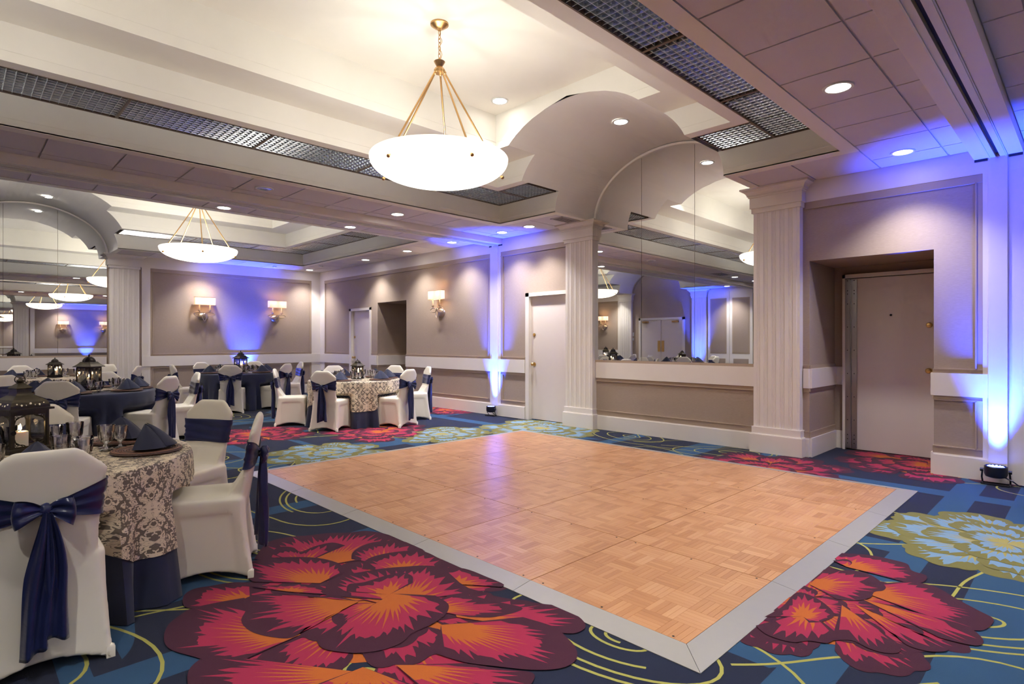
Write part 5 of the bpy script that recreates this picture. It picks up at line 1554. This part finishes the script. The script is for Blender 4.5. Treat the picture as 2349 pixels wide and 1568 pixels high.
def candle(loc, r, h, label, offs=(0, 0)):
    c = thing('pillar_candle', label, 'candle', (loc[0] + offs[0], loc[1] + offs[1], loc[2]), 0, 'pillar candles in the lanterns')
    part('wax_body', MB().lathe([(0.0005, 0), (r, 0), (r, h - 0.004), (r - 0.004, h), (r - 0.010, h - 0.003), (0.0005, h - 0.006)], 24), 'wax', c, smooth=40)
    part('wick', MB().tube([(0, 0, h - 0.006), (0.001, 0, h + 0.008)], 0.0012, 4), 'dark_slot', c)
    part('flame', MB().lathe([(0.0005, h + 0.004), (0.0055, h + 0.012), (0.0065, h + 0.018), (0.004, h + 0.030), (0.0005, h + 0.042)], 10), 'flame', c, smooth=179)
    lamp('candle_glow', 'POINT', 0.45, (0, 0, h + 0.03), (1.0, 0.62, 0.28), c, 0.01)

# ------------------------------------------------------------------ lay out the tables
NEARN = {'t1': 'nearest lace table', 't2': 'navy table behind the nearest one', 't3': 'far left lace table', 't4': 'navy table before the sconces', 't5': 'lace table beyond the dance floor', 't6': 'door-wall table in the mirror', 't7': 'corner table in the mirror'}
CH_ = [
 ('t1', 268, 0.77, 'white covered chair at lower left, its big navy bow towards the camera', 'at the seat with the big bow in front'),
 ('t1', 337, 0.82, 'white covered chair beside the dance floor edge, seen side on', 'at the seat by the dance floor edge'),
 ('t1', 30, 0.96, 'white covered chair facing the camera between the nearest table and the dance floor', 'at the seat facing the camera on the right'),
 ('t1', 84, 0.82, 'white covered chair facing the camera behind the big lantern', 'behind the big lantern of the nearest table'),
 ('t1', 145, 0.84, 'white covered chair at the left of the nearest table, out of frame', 'at the far left seat of the nearest table'),
 ('t1', 205, 0.84, 'white covered chair at the near left of the nearest table, out of frame', 'at the near left seat of the nearest table'),
 ('t2', 248, 0.84, 'white covered chair with a drooping bow, between the big lantern and the tall dark one', 'at the near side of the navy left table'),
 ('t2', 311, 0.82, 'white covered chair with bow, right of the navy left table', 'at the right near seat of the navy left table'),
 ('t2', 356, 0.96, 'white covered chair facing left, in front of the back panel', 'at the right seat of the navy left table'),
 ('t2', 72, 0.82, 'white covered chair facing the camera behind the tall dark lantern', 'at the far right seat of the navy left table'),
 ('t2', 132, 0.82, 'white covered chair facing the camera at the left picture edge', 'at the far left seat of the navy left table'),
 ('t2', 190, 0.84, 'white covered chair left of the navy table, out of frame', 'at the left seat of the navy left table'),
 ('t3', 331, 1.02, 'small white chair seen from behind before the fluted far pilaster', 'at the right seat of the far left table'),
 ('t3', 34, 0.82, 'small white chair facing the camera in front of the far pilaster', 'at the far right seat of the far left table'),
 ('t3', 109, 0.82, 'small white chair facing the camera under the far left mirror', 'at the back of the far left table'),
 ('t3', 180, 0.82, 'small white chair left of the far left table, out of frame', 'at the left of the far left table'),
 ('t4', 244, 0.82, 'white covered chair with its bow towards the camera at the far navy table', 'at the near seat of the far navy table'),
 ('t4', 179, 0.90, 'white covered chair left of the far navy table, bow to the left', 'at the left seat of the far navy table'),
 ('t4', 111, 0.82, 'white covered chair facing the camera at the far left of the navy table', 'at the far left seat of the far navy table'),
 ('t4', 54, 0.82, 'white covered chair half hidden behind the lantern at the back wall', 'at the far seat of the far navy table'),
 ('t4', 304, 0.82, 'white covered chair with bow, right of the far navy table', 'at the near right seat of the far navy table'),
 ('t4', 352, 0.96, 'white covered chair with a bright blue-lit sash near the back corner', 'at the right seat of the far navy table'),
 ('t5', 215, 0.80, 'white covered chair, bow towards the camera, at the lace table beyond the dance floor', 'at the near left seat beyond the dance floor'),
 ('t5', 288, 0.84, 'white covered chair with a hanging sash at the right of the lace table', 'at the near right seat beyond the dance floor'),
 ('t5', 339, 0.96, 'white covered chair farthest right, against the taupe wall', 'at the right seat beyond the dance floor'),
 ('t5', 21, 0.82, 'white covered chair facing the camera before the dark recess', 'at the far right seat beyond the dance floor'),
 ('t5', 81, 0.82, 'white covered chair facing the camera behind the lace table', 'at the far seat beyond the dance floor'),
 ('t5', 152, 0.96, 'white covered chair in profile facing right, left of the lace table', 'at the left seat beyond the dance floor'),
]
for a in (30, 90, 150, 210, 270, 330):
    CH_.append(('t6', a, 0.82, 'white covered chair at the door-wall table, seen in the mirror', 'on the door-wall table in the mirror'))
    CH_.append(('t7', a, 0.82, 'white covered chair at the corner table, seen in the mirror', 'on the corner table in the mirror'))
table('t1', 0.30, 3.87, True, 0.0, 'round banquet table nearest the camera, under lace', 'floor-length navy cloth under the lace of the nearest table', 'cream damask lace overlay on the nearest table')
table('t2', 1.23, 8.80, False, 0.35, 'round banquet table under navy cloth behind the nearest table', 'floor-length navy tablecloth of the table behind the nearest one', 'lace runner across the navy table behind the nearest one')
table('t3', 1.25, 12.40, True, 0.2, 'round banquet table by the back wall at far left', 'floor-length navy cloth of the far left lace table', 'damask lace overlay on the far left table by the back wall')
table('t4', 4.10, 11.95, False, -0.6, 'round banquet table before the sconces of the back wall', 'floor-length navy tablecloth of the table before the sconces', 'lace runner on the navy table before the sconces')
table('t5', 4.72, 8.45, True, 0.30, 'round banquet table between the dance floor and the right wall', 'floor-length navy cloth of the lace table beyond the dance floor', 'damask lace overlay on the table beyond the dance floor')
table('t6', -2.00, 8.60, True, 0.1, 'round banquet table by the door wall, seen in the mirror', 'navy cloth of the door-wall table, seen in the mirror', 'lace overlay of the door-wall table, seen in the mirror')
table('t7', -2.30, 11.60, False, 0.3, 'round banquet table in the far left corner, seen in the mirror', 'navy cloth of the far corner table, seen in the mirror', 'lace runner of the far corner table, seen in the mirror')
for key, a, D, lab, wh in CH_:
    x, y = TABLES[key]; r = math.radians(a)
    ch = chair(x + D * math.cos(r), y + D * math.sin(r), r + PI, lab, 'white banquet chairs around the ' + NEARN[key])
    setting(key, r, wh, NEARN[key], key in ('t1', 't2', 't5'))
LN = [('t1', lantern_a, 'large olive-brown lantern with bell roof on the nearest table', 0.42, (-0.02, 0.30), 0.97), ('t2', lantern_b, 'tall dark lantern with pierced dome on the navy left table', 0.75, (0.02, 0.05), 1.0),
      ('t3', lantern_b, 'small dark lantern on the far left lace table', 0.6, (0.03, 0.0), 0.75), ('t4', lantern_b, 'dark lantern before the blue uplight on the far navy table', 0.3, (0.07, 0.07), 0.95),
      ('t5', lantern_b, 'dark lantern on the lace table beyond the dance floor', 0.2, (0.05, 0.02), 0.72), ('t6', lantern_b, 'dark lantern on the door-wall table, seen in the mirror', 0.3, (0, 0), 0.8),
      ('t7', lantern_b, 'dark lantern on the corner table, seen in the mirror', 0.9, (0, 0), 1.0)]
for key, fn, lab, rz, (ox, oy), k in LN:
    x, y = TABLES[key]
    fn(lab, (x + ox, y + oy, TOPZ), rz).scale = (k, k, k)
    b = 0.0245 if fn is lantern_a else 0.0545
    candle((x + ox, y + oy, TOPZ + b * k), (0.036 if fn is lantern_a else 0.024) * k, (0.085 if fn is lantern_a else 0.10) * k, 'white pillar candle in the lantern on the ' + NEARN[key])
    if fn is lantern_b:
        candle((x + ox, y + oy, TOPZ + b * k), 0.020 * k, 0.13 * k, 'second, taller white candle in the lantern on the ' + NEARN[key], (0.04 * k, 0.035 * k))
